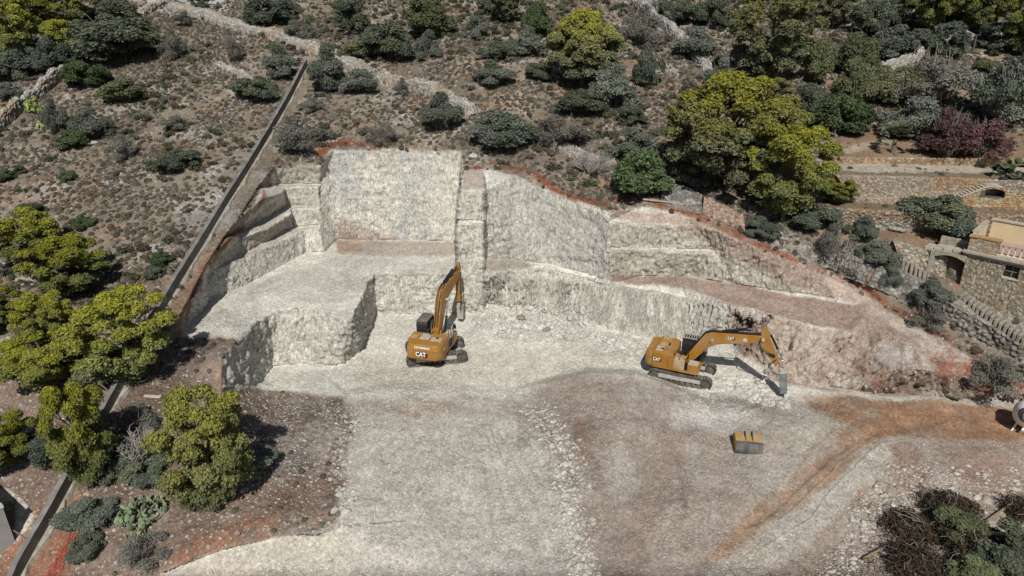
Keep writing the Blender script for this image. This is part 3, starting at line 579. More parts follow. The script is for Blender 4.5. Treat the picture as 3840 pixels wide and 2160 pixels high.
# sparse weeds of the debris slope and along the east rim
wd = np.clip(BL * .10 * (px > 120) + rim * .5 * (px > 1900) + line([(2260,760),(2420,850),(2576,930)], 16, 10) * .7 + TER * .03, 0, 1) * OFFWALL
t2 = pick(wd, .5, 12); S = .08 + .13 * RNG.random(len(t2)); C = np.array([[.12,.11,.08]]) * (.6 + .7 * RNG.random((len(t2), 1)))
g = link(bpy.data.objects.new('dry_weeds', scatter('dry_weeds', [tuft_proto(k + 9) for k in range(4)], GP[t2], S, C, mats=[M_SCRUB], sink=.05))); tag(g, 'dry straw-brown weeds on the quarry rims and the debris slope', 'weeds', kind='stuff')
def stones(nm, mask, cell, s0, s1, pw, seed, label, cat, tint=None, ico=ICO1, lift=0.0, bright=1.12):
    t = pick(np.clip(mask, 0, 1), cell, seed); n = len(t); r = np.random.default_rng(seed + 1)
    S = s0 + (s1 - s0) * r.random(n) ** pw; C = COL[t] * bright * (.72 + .5 * r.random((n, 1)))
    if tint is not None: C = C * .35 + np.asarray(tint) * .65 * (.7 + .5 * r.random((n, 1)))
    C = np.clip(C, .03, .6)
    o = link(bpy.data.objects.new(nm, scatter(nm, [rock_proto(k, ico) for k in range(8)], GP[t], S, C, mats=[M_STONE], sink=-.12 if lift else .12, tiltN=GN[t]))); tag(o, label, cat, kind='stuff'); return n
PALE = (.48, .465, .42); GREYS = (.36, .345, .32)
rampedge = line([(1345,1050),(1400,1120),(1430,1200),(1438,1290),(1450,1380),(1465,1449)], 34, 26, True)
leftedge = line([(880,1050),(860,1130),(850,1200),(880,1260),(850,1340)], 16, 26, True)
piles = zone([(1190,800),(1290,765),(1420,780),(1520,830),(1640,870),(1620,900),(1480,850),(1340,850),(1200,850)], 14)
hamp = zone([(1800,950),(1880,940),(1960,990),(1990,1015),(1930,1020),(1840,985)], 8)
rdeb = zone([(2230,1170),(2400,1180),(2576,1200),(2560,1290),(2330,1270),(2230,1330),(2160,1449),(2060,1449),(2120,1330)], 20, True)
n = []
n.append(stones('rockfall', np.clip(piles * .8 + hamp * .7 + leftedge * .2 + rampedge * .3 + rdeb * .12, 0, 1), .42, .12, .42, 2.0, 31, 'larger broken blocks piled under the rock face and around the hammer', 'rubble', tint=PALE, ico=ICO2))
n.append(stones('rubble', np.clip(rampedge * 1.0 + piles * .8 + hamp * .9 + leftedge * .6 + rdeb * .45, 0, 1), .21, .07, .27, 1.9, 21, 'broken pale limestone rubble heaped at the rock face and down the ramp edge', 'rubble', tint=PALE))
n.append(stones('gravel', np.clip(spoil * (.40 + .6 * sstep(0, .5, fbm(X, Y, Z, .25, 4, 311))) * (1 - trk) + zone(PIT, 6) * (1 - STEEP) * .4 * sstep(-.1, .4, n1), 0, 1), .17, .035, .13, 2.6, 23, 'fine grey gravel strewn over the yard and ramp', 'gravel'))
n.append(stones('debris', np.clip(BL * .75 * OFFWALL + rdeb * .9 + rim * .3 * (px > 1900) + rough_face * .1, 0, 1), .24, .04, .19, 2.6, 25, 'mixed brown and pale stones littering the debris slopes', 'debris', tint=(.40, .37, .33)))
n.append(stones('hill_stones', np.clip((1 - pit) * (1 - BL) * (1 - TER) * OFFWALL * flat_ok * (.2 + .8 * sstep(.05, .4, fbm(X, Y, Z, .35, 4, 41))), 0, 1), .45, .07, .30, 3, 27, 'weathered grey limestone lumps lying among the hillside scrub', 'stones', tint=GREYS))
print('scatter', len(t_), len(t2), n)
# single boulders one can point at
M_BOULD = mat('boulder_stone', (.42, .41, .375), rough=.95, var=.22, scale=2.5, bump=.05, bscale=7, spec=.1)
M_BOULDB = mat('brown_boulder_stone', (.30, .25, .20), rough=.95, var=.22, scale=2.5, bump=.05, bscale=7, spec=.1)
bm_ = [np_mesh('boulder', *rock_proto(40 + k, ICO3, .6), mats=[M_BOULD]) for k in range(6)]; bmB = np_mesh('boulder', *rock_proto(60, ICO3, .7), mats=[M_BOULDB])
BOULD = [(895,1065,24,'white boulder on the left side of the ramp, nearest the debris slope'),(840,1285,28,'rounded pale boulder at the left edge of the ramp'),(853,1245,22,'small pale boulder just above the rounded one at the left ramp edge'),
 (1345,1020,20,'pale boulder where the ramp meets the brown spoil'),(1423,1170,24,'angular pale boulder in the rubble line along the right of the ramp'),(1430,1235,22,'pale boulder lying just outside the middle of the ramp-edge rubble'),
 (1466,1320,26,'grey-white boulder at the right edge of the ramp rubble'),(1455,1355,30,'largest boulder in the lower rubble of the ramp edge'),(1488,1392,16,'small pale boulder standing apart low on the right of the ramp edge'),(1480,1440,22,'pale boulder at the bottom end of the ramp-edge rubble'),
 (1232,1375,14,'small cream boulder alone in the middle of the ramp'),(1310,800,34,'brown slab topping the rubble pile under the rock face'),(1262,838,26,'grey block at the foot of the rubble pile under the rock face'),(1375,830,24,'grey block right of the brown slab on the rubble pile'),
 (1962,1015,26,'pale broken block at the foot of the hydraulic hammer'),(1905,965,24,'pale block on the rubble in front of the side-on excavator'),(2335,1420,26,'white boulder in the green bush at the bottom right corner'),(2145,1310,18,'pale block beside the brushwood heap'),
 (1990,1005,22,'flat pale stone lying right of the hydraulic hammer'),(2540,1350,22,'brown boulder at the right edge by the brushwood'),(233,362,34,'flat pale slab on the left hillside by the round green bush'),(665,1150,20,'pale stone half hidden right of the tall foreground pine'),
 (770,1180,18,'grey stone on the brown debris right of the foreground pine'),(610,1235,18,'pale stone by the prickly pear'),(660,210,26,'grey stone below the long dry-stone wall'),(290,215,30,'flat grey boulder beside the carob on the left hillside'),(1190,395,26,'grey boulder on the lip above the pillar of rock'),(2075,318,22,'pale boulder below the round bright carob'),(2440,345,28,'pale boulder next to the purple-leaved tree')]
def put_boulder(i, x, y, w, lab):
    p = hit(x, y); s = w / FPX * depth_of(p) * .5
    o = link(bpy.data.objects.new('boulder', bmB if 'brown' in lab else bm_[i % 6])); o.location = p + Vector((0, 0, s * .2)); o.scale = (s, s, s * (.45 if ('flat' in lab or 'slab' in lab) else 1)); o.rotation_euler = (0, 0, i * 1.3)
    tag(o, lab, 'boulder', 'loose boulders')
for i, (x, y, w, lab) in enumerate(BOULD): put_boulder(i, x, y, w, lab)

# ------------------------------------------------------------ dry-stone walls
M_WALL = mat('field_stone', None, rough=.95, var=.14, scale=9, attr='col', bump=.03, bscale=18, spec=.08)
def stone_skin(P, N, freq, amp, c0, c1, warm=None, wf=0, seed=0):
    x, y, z = P[:, 0] * freq, P[:, 1] * freq, P[:, 2] * freq * 1.15
    a, b, i = worley(x, y, z, 50 + seed); e = sstep(.03, .30, b - a)
    P2 = P + N * ((e - .6) * amp + (i - .5) * amp * .6)[:, None]
    C = np.asarray(c0)[None] * (1 - i[:, None]) + np.asarray(c1)[None] * i[:, None]
    if warm is not None: w = sstep(0, .4, fbm(P[:, 0], P[:, 1], P[:, 2], .5, 3, 60 + seed))[:, None] * wf; C = C * (1 - w) + np.asarray(warm)[None] * w
    return P2, C * (.50 + .50 * e[:, None]) * (.82 + .36 * ((i * 7.31) % 1))[:, None]
def resample(pts, step):
    out = []; 
    for a, b in zip(pts, pts[1:]):
        n = max(1, int((b - a).length / step)); out += [a.lerp(b, k / n) for k in range(n)]
    return out + [pts[-1]]
def free_wall(pix, width, height, label, freq=2.7, amp=.20, c0=(.27,.255,.23), c1=(.42,.40,.36), warm=(.36,.24,.13), wf=.5, seed=0, spread=1.25, name='dry_stone_wall'):
    pts = [hit(*p) for p in pix]; c = resample(pts, .09); n = len(c); prof = []
    m = 40
    for k in range(m + 1):
        a = math.pi * k / m; prof.append((-width / 2 * spread * math.copysign(abs(math.cos(a)) ** .6, math.cos(a)), height * (math.sin(a) ** .55) - (.35 if k in (0, m) else 0)))
    P = []; Nn = []
    for i in range(n):
        d = (c[min(n - 1, i + 2)] - c[max(0, i - 2)]); d.z = 0; d.normalize(); s = Vector((d.y, -d.x, 0)); hh = (1 + .18 * math.sin(i * .07 + seed) + .12 * math.sin(i * .22)) * min(1, (i + .2) / 9, (n - 1 - i + .2) / 9) ** .5
        for (u_, h_) in prof:
            q = c[i] + s * u_; z0 = c[i].z * .5 + ground(q.x, q.y) * .5 if abs((ground(q.x, q.y) - c[i].z)) < 1.5 else c[i].z
            P.append((q.x, q.y, z0 + h_ * hh)); nn = Vector((s.x * u_ / width, s.y * u_ / width, .6)).normalized(); Nn.append(nn[:])
    P, C = stone_skin(np.array(P), np.array(Nn), freq, amp, c0, c1, warm, wf, seed)
    k = m + 1; F = np.array([[i * k + j, i * k + j + 1, (i + 1) * k + j + 1, (i + 1) * k + j] for i in range(n - 1) for j in range(k - 1)])
    o = link(bpy.data.objects.new(name, np_mesh(name, P, F, C, [M_WALL]))); return tag(o, label, 'wall', 'dry-stone walls')
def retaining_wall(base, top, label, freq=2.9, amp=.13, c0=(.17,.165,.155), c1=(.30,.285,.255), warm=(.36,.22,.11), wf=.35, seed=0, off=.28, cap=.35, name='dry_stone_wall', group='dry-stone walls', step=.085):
    B = [point(*p)[0] for p in base]; Tp = [point(*p)[0] for p in top]
    def along(L_, n):
        ls = [0]
        for a, b in zip(L_, L_[1:]): ls.append(ls[-1] + (b - a).length)
        out = []; k = 0
        for i in range(n):
            s = ls[-1] * i / (n - 1)
            while k < len(L_) - 2 and ls[k + 1] < s: k += 1
            out.append(L_[k].lerp(L_[k + 1], min(1, max(0, (s - ls[k]) / max(1e-6, ls[k + 1] - ls[k])))))
        return out
    length = sum((b - a).length for a, b in zip(B, B[1:])); n = int(length / step) + 2; b_ = along(B, n); t_ = along(Tp, n)
    hm = max((t - b).length for a, (b, t) in enumerate(zip(b_, t_))); m = max(4, int(hm / step)); P = []; Nn = []
    for i in range(n):
        d = b_[min(n - 1, i + 3)] - b_[max(0, i - 3)]; up = t_[i] - b_[i]; f = d.cross(up); f.z = abs(f.z) * .15; f.normalize()
        if f.dot(Vector((0, 0, CAMH)) - b_[i]) < 0: f = -f
        f.z = max(f.z, 0); lo = b_[i] + f * (off + .06) - Vector((0, 0, .4)); hi = t_[i] + f * off + Vector((0, 0, .10)); bk = t_[i] - f * cap + Vector((0, 0, .08))
        for j in range(m + 1): q = lo.lerp(hi, j / m); P.append(q[:]); Nn.append(f[:])
        for j in range(1, 6): q = hi.lerp(bk, j / 5); P.append(q[:]); Nn.append((0, 0, 1))
        q = bk - Vector((0, 0, .5)); P.append(q[:]); Nn.append((-f)[:])
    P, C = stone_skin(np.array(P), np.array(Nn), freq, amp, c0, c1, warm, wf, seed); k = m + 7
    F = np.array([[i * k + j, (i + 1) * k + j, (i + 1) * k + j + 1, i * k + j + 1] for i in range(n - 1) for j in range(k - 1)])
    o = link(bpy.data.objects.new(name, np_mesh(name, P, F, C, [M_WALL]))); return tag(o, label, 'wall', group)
free_wall([(425,22),(480,30),(530,45),(600,72),(680,88),(740,105),(800,135),(870,160),(925,185)], 1.5, .8, 'long pale dry-stone wall winding over the crest of the left hillside', seed=1, wf=.45, spread=1.5)
free_wall([(950,200),(1010,215),(1060,228),(1110,245),(1150,270),(1195,292)], 1.2, 1.1, 'dry-stone wall with an upright stone coping above the quarry', seed=2)
free_wall([(1575,-6),(1610,20),(1650,52),(1690,85),(1730,125),(1780,182)], 1.0, 1.2, 'grey dry-stone wall running down from the top edge left of the upper pines', c0=(.27,.265,.25), c1=(.38,.37,.35), wf=0, seed=3)
free_wall([(-30,352),(20,308),(60,272),(100,240),(140,208),(172,184)], .7, 1.3, 'narrow dry-stone wall with a light coping at the far left edge', seed=4)
free_wall([(172,182),(178,160),(186,130)], .7, 1.0, 'short stub of dry-stone wall ending among the bushes at upper left', seed=5)
free_wall([(350,45),(385,25),(420,8)], 1.0, .9, 'short pale dry-stone wall beside the bare rock at the top left', seed=6)
free_wall([(2205,192),(2260,168),(2320,140),(2390,108),(2448,98)], 1.1, 1.1, 'dry-stone wall sloping up among the trees at the upper right', seed=7, wf=.15)
free_wall([(1372,352),(1420,375),(1470,400),(1510,425)], 1.3, .6, 'half collapsed dry-stone wall behind the bleached dead branches', seed=8, wf=.2)
free_wall([(545,160),(600,185),(640,205)], .8, .35, 'low scattered line of stones across the left hillside', seed=9, wf=.1)
wl = lambda a, b, lab, **k: retaining_wall(a, b, lab, **k)
wl([(1662,505,'h-0.1'),(1710,520,'h-0.1'),(1762,528,'h-0.1')], [(1668,462,'h-0.5'),(1715,470,'h-0.5'),(1762,492,'h-0.5')], 'grey rounded stone wall beside the tripod of poles', seed=11, wf=0, off=.5)
wl([(1765,528,'h-0.1'),(1815,548,'h-0.1'),(1872,572,'h-0.1')], [(1768,500,'h-0.5'),(1820,518,'h-0.5'),(1868,548,'h-0.5')], 'reddish stretch of dry-stone wall under the leaning pine', c0=(.30,.21,.16), c1=(.40,.30,.24), seed=12, off=.5)
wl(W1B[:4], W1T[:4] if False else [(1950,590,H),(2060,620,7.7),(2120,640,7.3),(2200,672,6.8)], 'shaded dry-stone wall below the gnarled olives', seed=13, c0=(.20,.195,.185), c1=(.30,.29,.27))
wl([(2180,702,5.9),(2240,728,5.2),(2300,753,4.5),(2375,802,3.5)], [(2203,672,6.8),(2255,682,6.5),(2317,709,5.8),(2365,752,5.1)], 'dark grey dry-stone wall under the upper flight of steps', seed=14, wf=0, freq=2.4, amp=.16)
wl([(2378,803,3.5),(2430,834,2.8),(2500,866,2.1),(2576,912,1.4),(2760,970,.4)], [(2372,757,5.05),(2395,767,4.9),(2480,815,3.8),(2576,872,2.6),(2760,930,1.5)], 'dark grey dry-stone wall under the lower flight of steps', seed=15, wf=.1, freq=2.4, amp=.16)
wl(W2B[1:], W2T[1:], 'light grey dry-stone wall between the steps and the house yard', seed=16, c0=(.31,.275,.22), c1=(.41,.37,.30), wf=.25)
wl([(2040,560,H),(2110,556,9.2),(2280,572,8.6),(2420,587,8.2),(2576,592,8.1),(2760,596,8.05)], [(2050,528,H),(2110,529,10.2),(2280,535,10.0),(2420,541,9.85),(2576,545,9.8),(2760,550,9.7)], 'dry-stone terrace wall behind the house and the round dark bush', seed=17, c0=(.20,.185,.155), c1=(.34,.31,.26), wf=.5, cap=.5)
wl([(2149,494,10.6),(2300,497,10.55),(2450,498,10.5),(2576,505,10.3),(2760,510,10.2)], [(2062,446,H),(2100,443,12.4),(2300,447,12.3),(2450,451,12.2),(2576,458,12.0),(2760,462,11.9)][1:], 'tall warm-coloured terrace wall with the stone stairway against it', seed=18, c0=(.31,.26,.20), c1=(.38,.33,.27), warm=(.36,.23,.13), wf=.7, amp=.08, freq=3.4)
wl([(2055,505,H),(2149,506,10.3),(2420,516,10.05)], [(2060,495,H),(2149,499,10.6),(2380,505,10.4)], 'low plinth wall of pale slabs in front of the tall terrace wall', seed=19, c0=(.40,.30,.22), c1=(.42,.36,.30), wf=.4, amp=.05, cap=.5)
wl([(2070,410,H),(2110,409,12.6),(2350,414,12.5),(2576,419,12.4),(2760,422,12.4)], [(2075,398,H),(2110,398,13.05),(2350,400,13.1),(2576,403,13.1),(2760,405,13.1)], 'low ochre wall along the paved upper terrace', seed=20, c0=(.42,.29,.18), c1=(.43,.36,.27), wf=.5, amp=.03, cap=.3, off=.15)
# ------------------------------------------------------------ plants
def leaf_mat(name, trans=.12, var=.2):
    m, N, L, b = newmat(name)
    at = N.new('ShaderNodeAttribute'); at.attribute_name = 'col'; oi = N.new('ShaderNodeObjectInfo')
    mr = N.new('ShaderNodeMapRange'); mr.inputs[3].default_value = 1 - var; mr.inputs[4].default_value = 1 + var; L.new(oi.outputs['Random'], mr.inputs[0])
    mx = N.new('ShaderNodeMix'); mx.data_type = 'RGBA'; mx.blend_type = 'MULTIPLY'; mx.inputs[0].default_value = 1; L.new(at.outputs['Color'], mx.inputs[6]); L.new(mr.outputs[0], mx.inputs[7])
    L.new(mx.outputs[2], b.inputs['Base Color']); b.inputs['Roughness'].default_value = .75; b.inputs['Specular IOR Level'].default_value = .15
    tr = N.new('ShaderNodeBsdfTranslucent'); L.new(mx.outputs[2], tr.inputs['Color']); ms = N.new('ShaderNodeMixShader'); ms.inputs[0].default_value = trans
    L.new(b.outputs[0], ms.inputs[1]); L.new(tr.outputs[0], ms.inputs[2]); L.new(ms.outputs[0], N['Material Output'].inputs['Surface']); return m
M_LEAF = leaf_mat('foliage', .25); M_TWIG = mat('bare_twigs', (.19, .175, .15), rough=.95, var=.2); M_BARK = mat('bark', (.15, .12, .095), rough=.95, var=.3, scale=6, bump=.02)
M_BLEACH = mat('bleached_wood', (.33, .31, .28), rough=.9, var=.2)
def unit(r, n):
    d = r.normal(size=(n, 3)); return d / np.linalg.norm(d, axis=1, keepdims=True)
def leaves(r, lobes, nper, size, cols, out_bias=1.0, shell=.75, top=None, tuft=3):
    """lobes: list of (centre, radii); leaf-sized triangles set round each, facing mostly outward"""
    PP = []; NN = []; CC = []; SS = []; zs = np.array([c[2] for c, _ in lobes]); zlo, zhi = zs.min(), zs.max() + 1e-6
    for (c, rad) in lobes:
        n = int(nper * (np.prod(rad) ** (2 / 3.)) ) + 8; d = unit(r, n); d[:, 2] = np.where(d[:, 2] < -.35, -d[:, 2], d[:, 2])
        q = shell + (1 - shell) * r.random(n) ** .5; q = np.where(r.random(n) < .22, q * r.random(n), q); bump_ = 1 + .16 * np.sin(d[:, 0] * 9 + c[0] * 5) * np.sin(d[:, 1] * 8 + c[1] * 3) * np.sin(d[:, 2] * 9 + 1)
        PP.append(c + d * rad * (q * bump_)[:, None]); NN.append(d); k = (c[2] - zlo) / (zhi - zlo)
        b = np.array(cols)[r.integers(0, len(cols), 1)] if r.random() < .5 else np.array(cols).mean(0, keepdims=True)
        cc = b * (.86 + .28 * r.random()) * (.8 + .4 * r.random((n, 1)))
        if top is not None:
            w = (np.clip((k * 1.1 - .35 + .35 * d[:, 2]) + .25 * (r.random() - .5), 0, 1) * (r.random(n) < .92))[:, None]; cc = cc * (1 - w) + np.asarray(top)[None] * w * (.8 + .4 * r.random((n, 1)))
        CC.append(cc); SS.append(size * (.7 + .7 * r.random(n)))
    P = np.concatenate(PP); N_ = np.concatenate(NN); C = np.concatenate(CC); S = np.concatenate(SS)
    V = []; Cv = []
    for t in range(tuft):
        nn = N_ * out_bias + unit(r, len(P)) * .75; nn /= np.linalg.norm(nn, axis=1, keepdims=True)
        a = np.cross(nn, unit(r, len(P))); a /= np.linalg.norm(a, axis=1, keepdims=True) + 1e-9; b = np.cross(nn, a)
        o = P + unit(r, len(P)) * (S * .7)[:, None]; s = S[:, None]
        V.append(np.stack([o - a * s * .5 - b * s * .35, o + a * s * .5 - b * s * .35, o + b * s * .8], 1)); Cv.append(C * (.92 + .16 * r.random((len(P), 1))))
    V = np.concatenate(V).reshape(-1, 3); C = np.repeat(np.clip(np.concatenate(Cv), .01, .5), 3, 0); F = np.arange(len(V)).reshape(-1, 3); return V, F, C
def limb_mesh(segs, sides=6):
    """segs: list of polylines [(point, radius), ...]"""
    V = []; F = []
    for pl in segs:
        base = len(V)
        for i, (p, rd) in enumerate(pl):
            p = Vector(p); d = (Vector(pl[min(i + 1, len(pl) - 1)][0]) - Vector(pl[max(i - 1, 0)][0])).normalized(); a = d.orthogonal().normalized(); b = d.cross(a)
            for k in range(sides): t = 6.2832 * k / sides; V.append((p + (a * math.cos(t) + b * math.sin(t)) * rd)[:])
        for i in range(len(pl) - 1):
            for k in range(sides): F.append((base + i * sides + k, base + i * sides + (k + 1) % sides, base + (i + 1) * sides + (k + 1) % sides, base + (i + 1) * sides + k))
    return np.array(V), np.array(F)
def wob(r, a, b, n, amp, r0, r1):
    a, b = Vector(a), Vector(b); out = []
    for i in range(n + 1):
        t = i / n; j = Vector(r.normal(size=3)) * amp * (1 if 0 < i < n else 0); out.append(((a.lerp(b, t) + j)[:], r0 + (r1 - r0) * t))
    return out
def twigs(r, n, R, Hh, r0=.03, up=.5, depth=2, spread=1.0):
    segs = []
    for i in range(n):
        a = r.random() * 6.283; e = up + (1.35 - up) * r.random(); L_ = .6 + .45 * r.random()
        tip = np.array([math.cos(a) * math.cos(e) * R * spread, math.sin(a) * math.cos(e) * R * spread, math.sin(e) * Hh]) * L_
        st = np.array([math.cos(a), math.sin(a), 0]) * R * .12; pl = wob(r, st, tip, 4, R * .05, r0, r0 * .3); segs.append(pl)
        for k in range(depth * 2):
            j = 1 + int(r.random() * 3); s0 = np.array(pl[j][0]); d = unit(r, 1)[0]; d[2] = abs(d[2]); segs.append(wob(r, s0, s0 + (d * .35 + (tip - st) / np.linalg.norm(tip - st) * .3) * R * .7, 3, R * .03, r0 * .5, r0 * .15))
    return segs
def make_pine(k, style='round'):
    """unit pine, 1 high and about 1 wide across the crown, foot at the origin"""
    r = np.random.default_rng(500 + k); lob = []; segs = []
    zt = {'round': .2, 'tall': .10, 'open': .16}[style]; lean = np.array([(r.random() - .5) * .12, (r.random() - .5) * .12, 0])
    nl = {'round': 64, 'tall': 58, 'open': 46}[style]
    segs.append(wob(r, (0, 0, -.03), lean + (0, 0, .8), 7, .008, .032, .010))
    for i in range(nl):
        a = i * 2.4 + r.random() * .6; t = (i + .5) / nl; z = zt + (1 - zt) * t * .93
        w = math.sin(math.pi * min(1, .18 + .82 * (1 - t))) ** .6 if style != 'round' else math.sqrt(max(0, 1 - ((t - .42) / .60) ** 2))
        rr = .42 * w * (r.random() ** .33); c = lean * z + np.array([math.cos(a) * rr, math.sin(a) * rr, z - .03]); q = (.075 + .055 * r.random()) * (1.0 if style == 'round' else .92)
        lob.append((c, np.array([q, q, q * .8])))
        if i % 3 == 0: segs.append(wob(r, lean * z * .8 + np.array([0, 0, max(.08, z - .16 - .1 * r.random())]), c, 4, .01, .011, .003))
    return lob, segs, r
PINE = {}
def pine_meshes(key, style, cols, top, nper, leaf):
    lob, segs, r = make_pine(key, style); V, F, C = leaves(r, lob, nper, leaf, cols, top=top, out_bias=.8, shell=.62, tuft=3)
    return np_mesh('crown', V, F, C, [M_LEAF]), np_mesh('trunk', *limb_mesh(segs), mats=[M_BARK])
GY = [(.185, .195, .085), (.20, .21, .10), (.16, .18, .08)]; GG = [(.21, .215, .14), (.185, .195, .11), (.16, .18, .11)]
LG = [(.18, .20, .07), (.15, .175, .07), (.20, .215, .085)]
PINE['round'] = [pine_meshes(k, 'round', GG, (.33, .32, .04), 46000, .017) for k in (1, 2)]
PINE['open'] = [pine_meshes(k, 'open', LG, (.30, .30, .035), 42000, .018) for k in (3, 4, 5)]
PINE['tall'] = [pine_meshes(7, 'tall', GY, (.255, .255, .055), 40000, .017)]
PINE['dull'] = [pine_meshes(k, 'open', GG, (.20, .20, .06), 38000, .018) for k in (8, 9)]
def bush_meshes(k, cols, style='dome', nper=5200, leaf=.035, twig=8, dens=1.0):
    r = np.random.default_rng(700 + k); lob = []
    for i in range(26 if style == 'dome' else 14):
        a = r.random() * 6.283; rr = .40 * math.sqrt(r.random()); q = .09 + .10 * r.random(); z = (.14 + .66 * r.random()) * (1 - .55 * (rr / .42) ** 2)
        lob.append((np.array([math.cos(a) * rr, math.sin(a) * rr, z]), np.array([q, q, q * 1.1])))
    V, F, C = leaves(r, lob, nper * dens * 1.7, leaf * .85, cols, out_bias=.8, shell=.5, tuft=3)
    tw = twigs(r, twig, .42, .9, .012, .35, 2); return np_mesh('foliage', V, F, C, [M_LEAF]), np_mesh('stems', *limb_mesh(tw, 4), mats=[M_TWIG])
BUSH = {}
BUSH['olive'] = [bush_meshes(k, [(0.182, 0.203, 0.162), (0.216, 0.23, 0.196), (0.135, 0.162, 0.115)], nper=9000, leaf=.030, twig=16) for k in range(4)]
BUSH['dark'] = [bush_meshes(k + 10, [(0.115, 0.135, 0.095), (0.149, 0.162, 0.101), (0.121, 0.149, 0.115)], nper=9000, leaf=.034, twig=8) for k in range(3)]
BUSH['green'] = [bush_meshes(k + 20, [(.085, .125, .055), (.10, .14, .065), (.12, .155, .075)], nper=7000, leaf=.042, twig=6) for k in range(3)]
BUSH['moss'] = [bush_meshes(k + 30, [(0.163, 0.181, 0.088), (0.138, 0.156, 0.081), (0.188, 0.2, 0.112)], nper=9000, leaf=.030, twig=10) for k in range(2)]
BUSH['grey'] = [bush_meshes(k + 40, [(0.22, 0.215, 0.182), (0.176, 0.176, 0.143), (0.242, 0.237, 0.209)], style='thin', nper=6500, leaf=.022, twig=60) for k in range(3)]
BUSH['plum'] = [bush_meshes(50, [(.13, .07, .072), (.15, .085, .085), (.17, .11, .10)], nper=6500, leaf=.028, twig=34)]
SPREAD = {'olive': .92, 'dark': .92, 'green': .92, 'moss': .92, 'grey': .95, 'plum': .95}
def place(kind, box, label, cat=None, group=None, name=None, rot=None, hfac=1.0, base=None, store=PINE):
    """box: sighted outline (x0,y0,x1,y1); the plant stands where the foot of the outline meets the ground"""
    x0, y0, x1, y1 = box; cx = (x0 + x1) / 2; tree = kind in PINE
    p = hit(base[0], base[1]) if base else hit(cx, y1 - 3); d = depth_of(p); Wd = (x1 - x0) / FPX * d; th = math.atan2(CAMH - p.z, math.hypot(p.x, p.y))
    if not base: p = hit(cx, min(y1 - 3, y1 - .38 * Wd * math.sin(th) * FPX / d)); d = depth_of(p); Wd = (x1 - x0) / FPX * d
    yb = base[1] if base else y1 - .38 * Wd * math.sin(th) * FPX / d
    Hh = max(.55 * Wd, ((yb - y0) / FPX * d - .30 * Wd * math.sin(th)) / math.cos(th)) * hfac
    lib = PINE if tree else BUSH; i = int(cx * 7 + y0 * 3) % len(lib[kind]); ms = lib[kind][i]
    Hh *= {'round': .98, 'open': 1.12, 'tall': 1.08, 'dull': 1.05}.get(kind, 1.0); nm = name or ('pine_tree' if tree else 'shrub'); e = bpy.data.objects.new(nm, None); link(e); e.location = p - Vector((0, 0, .05)); e.empty_display_size = .3
    e.rotation_euler = (0, 0, rot if rot is not None else (cx * 1.7 + y0) % 6.28); k = 1.06 if tree else 1.12; e.scale = (Wd * k, Wd * k, Hh * (1.0 if tree else 1.15))
    a = bpy.data.objects.new('crown' if tree or name else 'foliage', ms[0]); b = bpy.data.objects.new('trunk' if tree or name else 'stems', ms[1]); link(a, e); link(b, e)
    tag(e, label, cat or ('pine' if tree else 'shrub'), group or 'pine trees'); return e
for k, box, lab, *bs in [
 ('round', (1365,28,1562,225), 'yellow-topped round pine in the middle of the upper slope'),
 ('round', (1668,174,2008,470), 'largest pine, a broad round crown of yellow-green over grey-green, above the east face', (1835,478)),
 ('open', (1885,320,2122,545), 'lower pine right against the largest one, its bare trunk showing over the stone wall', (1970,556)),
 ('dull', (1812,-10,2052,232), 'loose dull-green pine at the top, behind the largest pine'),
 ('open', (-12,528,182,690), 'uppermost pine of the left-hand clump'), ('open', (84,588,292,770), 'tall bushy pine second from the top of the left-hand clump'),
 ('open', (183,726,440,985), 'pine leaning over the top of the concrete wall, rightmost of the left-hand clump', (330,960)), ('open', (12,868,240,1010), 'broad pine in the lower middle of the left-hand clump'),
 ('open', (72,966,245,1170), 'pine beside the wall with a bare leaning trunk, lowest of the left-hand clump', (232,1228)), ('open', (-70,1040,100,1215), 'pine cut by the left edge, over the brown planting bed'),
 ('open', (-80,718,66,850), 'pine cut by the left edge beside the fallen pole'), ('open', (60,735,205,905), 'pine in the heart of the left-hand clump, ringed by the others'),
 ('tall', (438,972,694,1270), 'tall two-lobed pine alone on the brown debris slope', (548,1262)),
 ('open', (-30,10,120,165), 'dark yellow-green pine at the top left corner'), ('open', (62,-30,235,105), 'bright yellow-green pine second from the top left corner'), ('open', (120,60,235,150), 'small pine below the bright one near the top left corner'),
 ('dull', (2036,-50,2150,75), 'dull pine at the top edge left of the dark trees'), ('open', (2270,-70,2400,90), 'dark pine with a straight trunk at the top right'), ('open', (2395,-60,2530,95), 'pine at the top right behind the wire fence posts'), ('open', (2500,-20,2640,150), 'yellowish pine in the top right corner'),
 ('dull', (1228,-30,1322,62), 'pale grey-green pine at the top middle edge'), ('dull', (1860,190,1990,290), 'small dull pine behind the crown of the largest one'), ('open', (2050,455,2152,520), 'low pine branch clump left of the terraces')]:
    place(k, box, lab, base=bs[0] if bs else None)
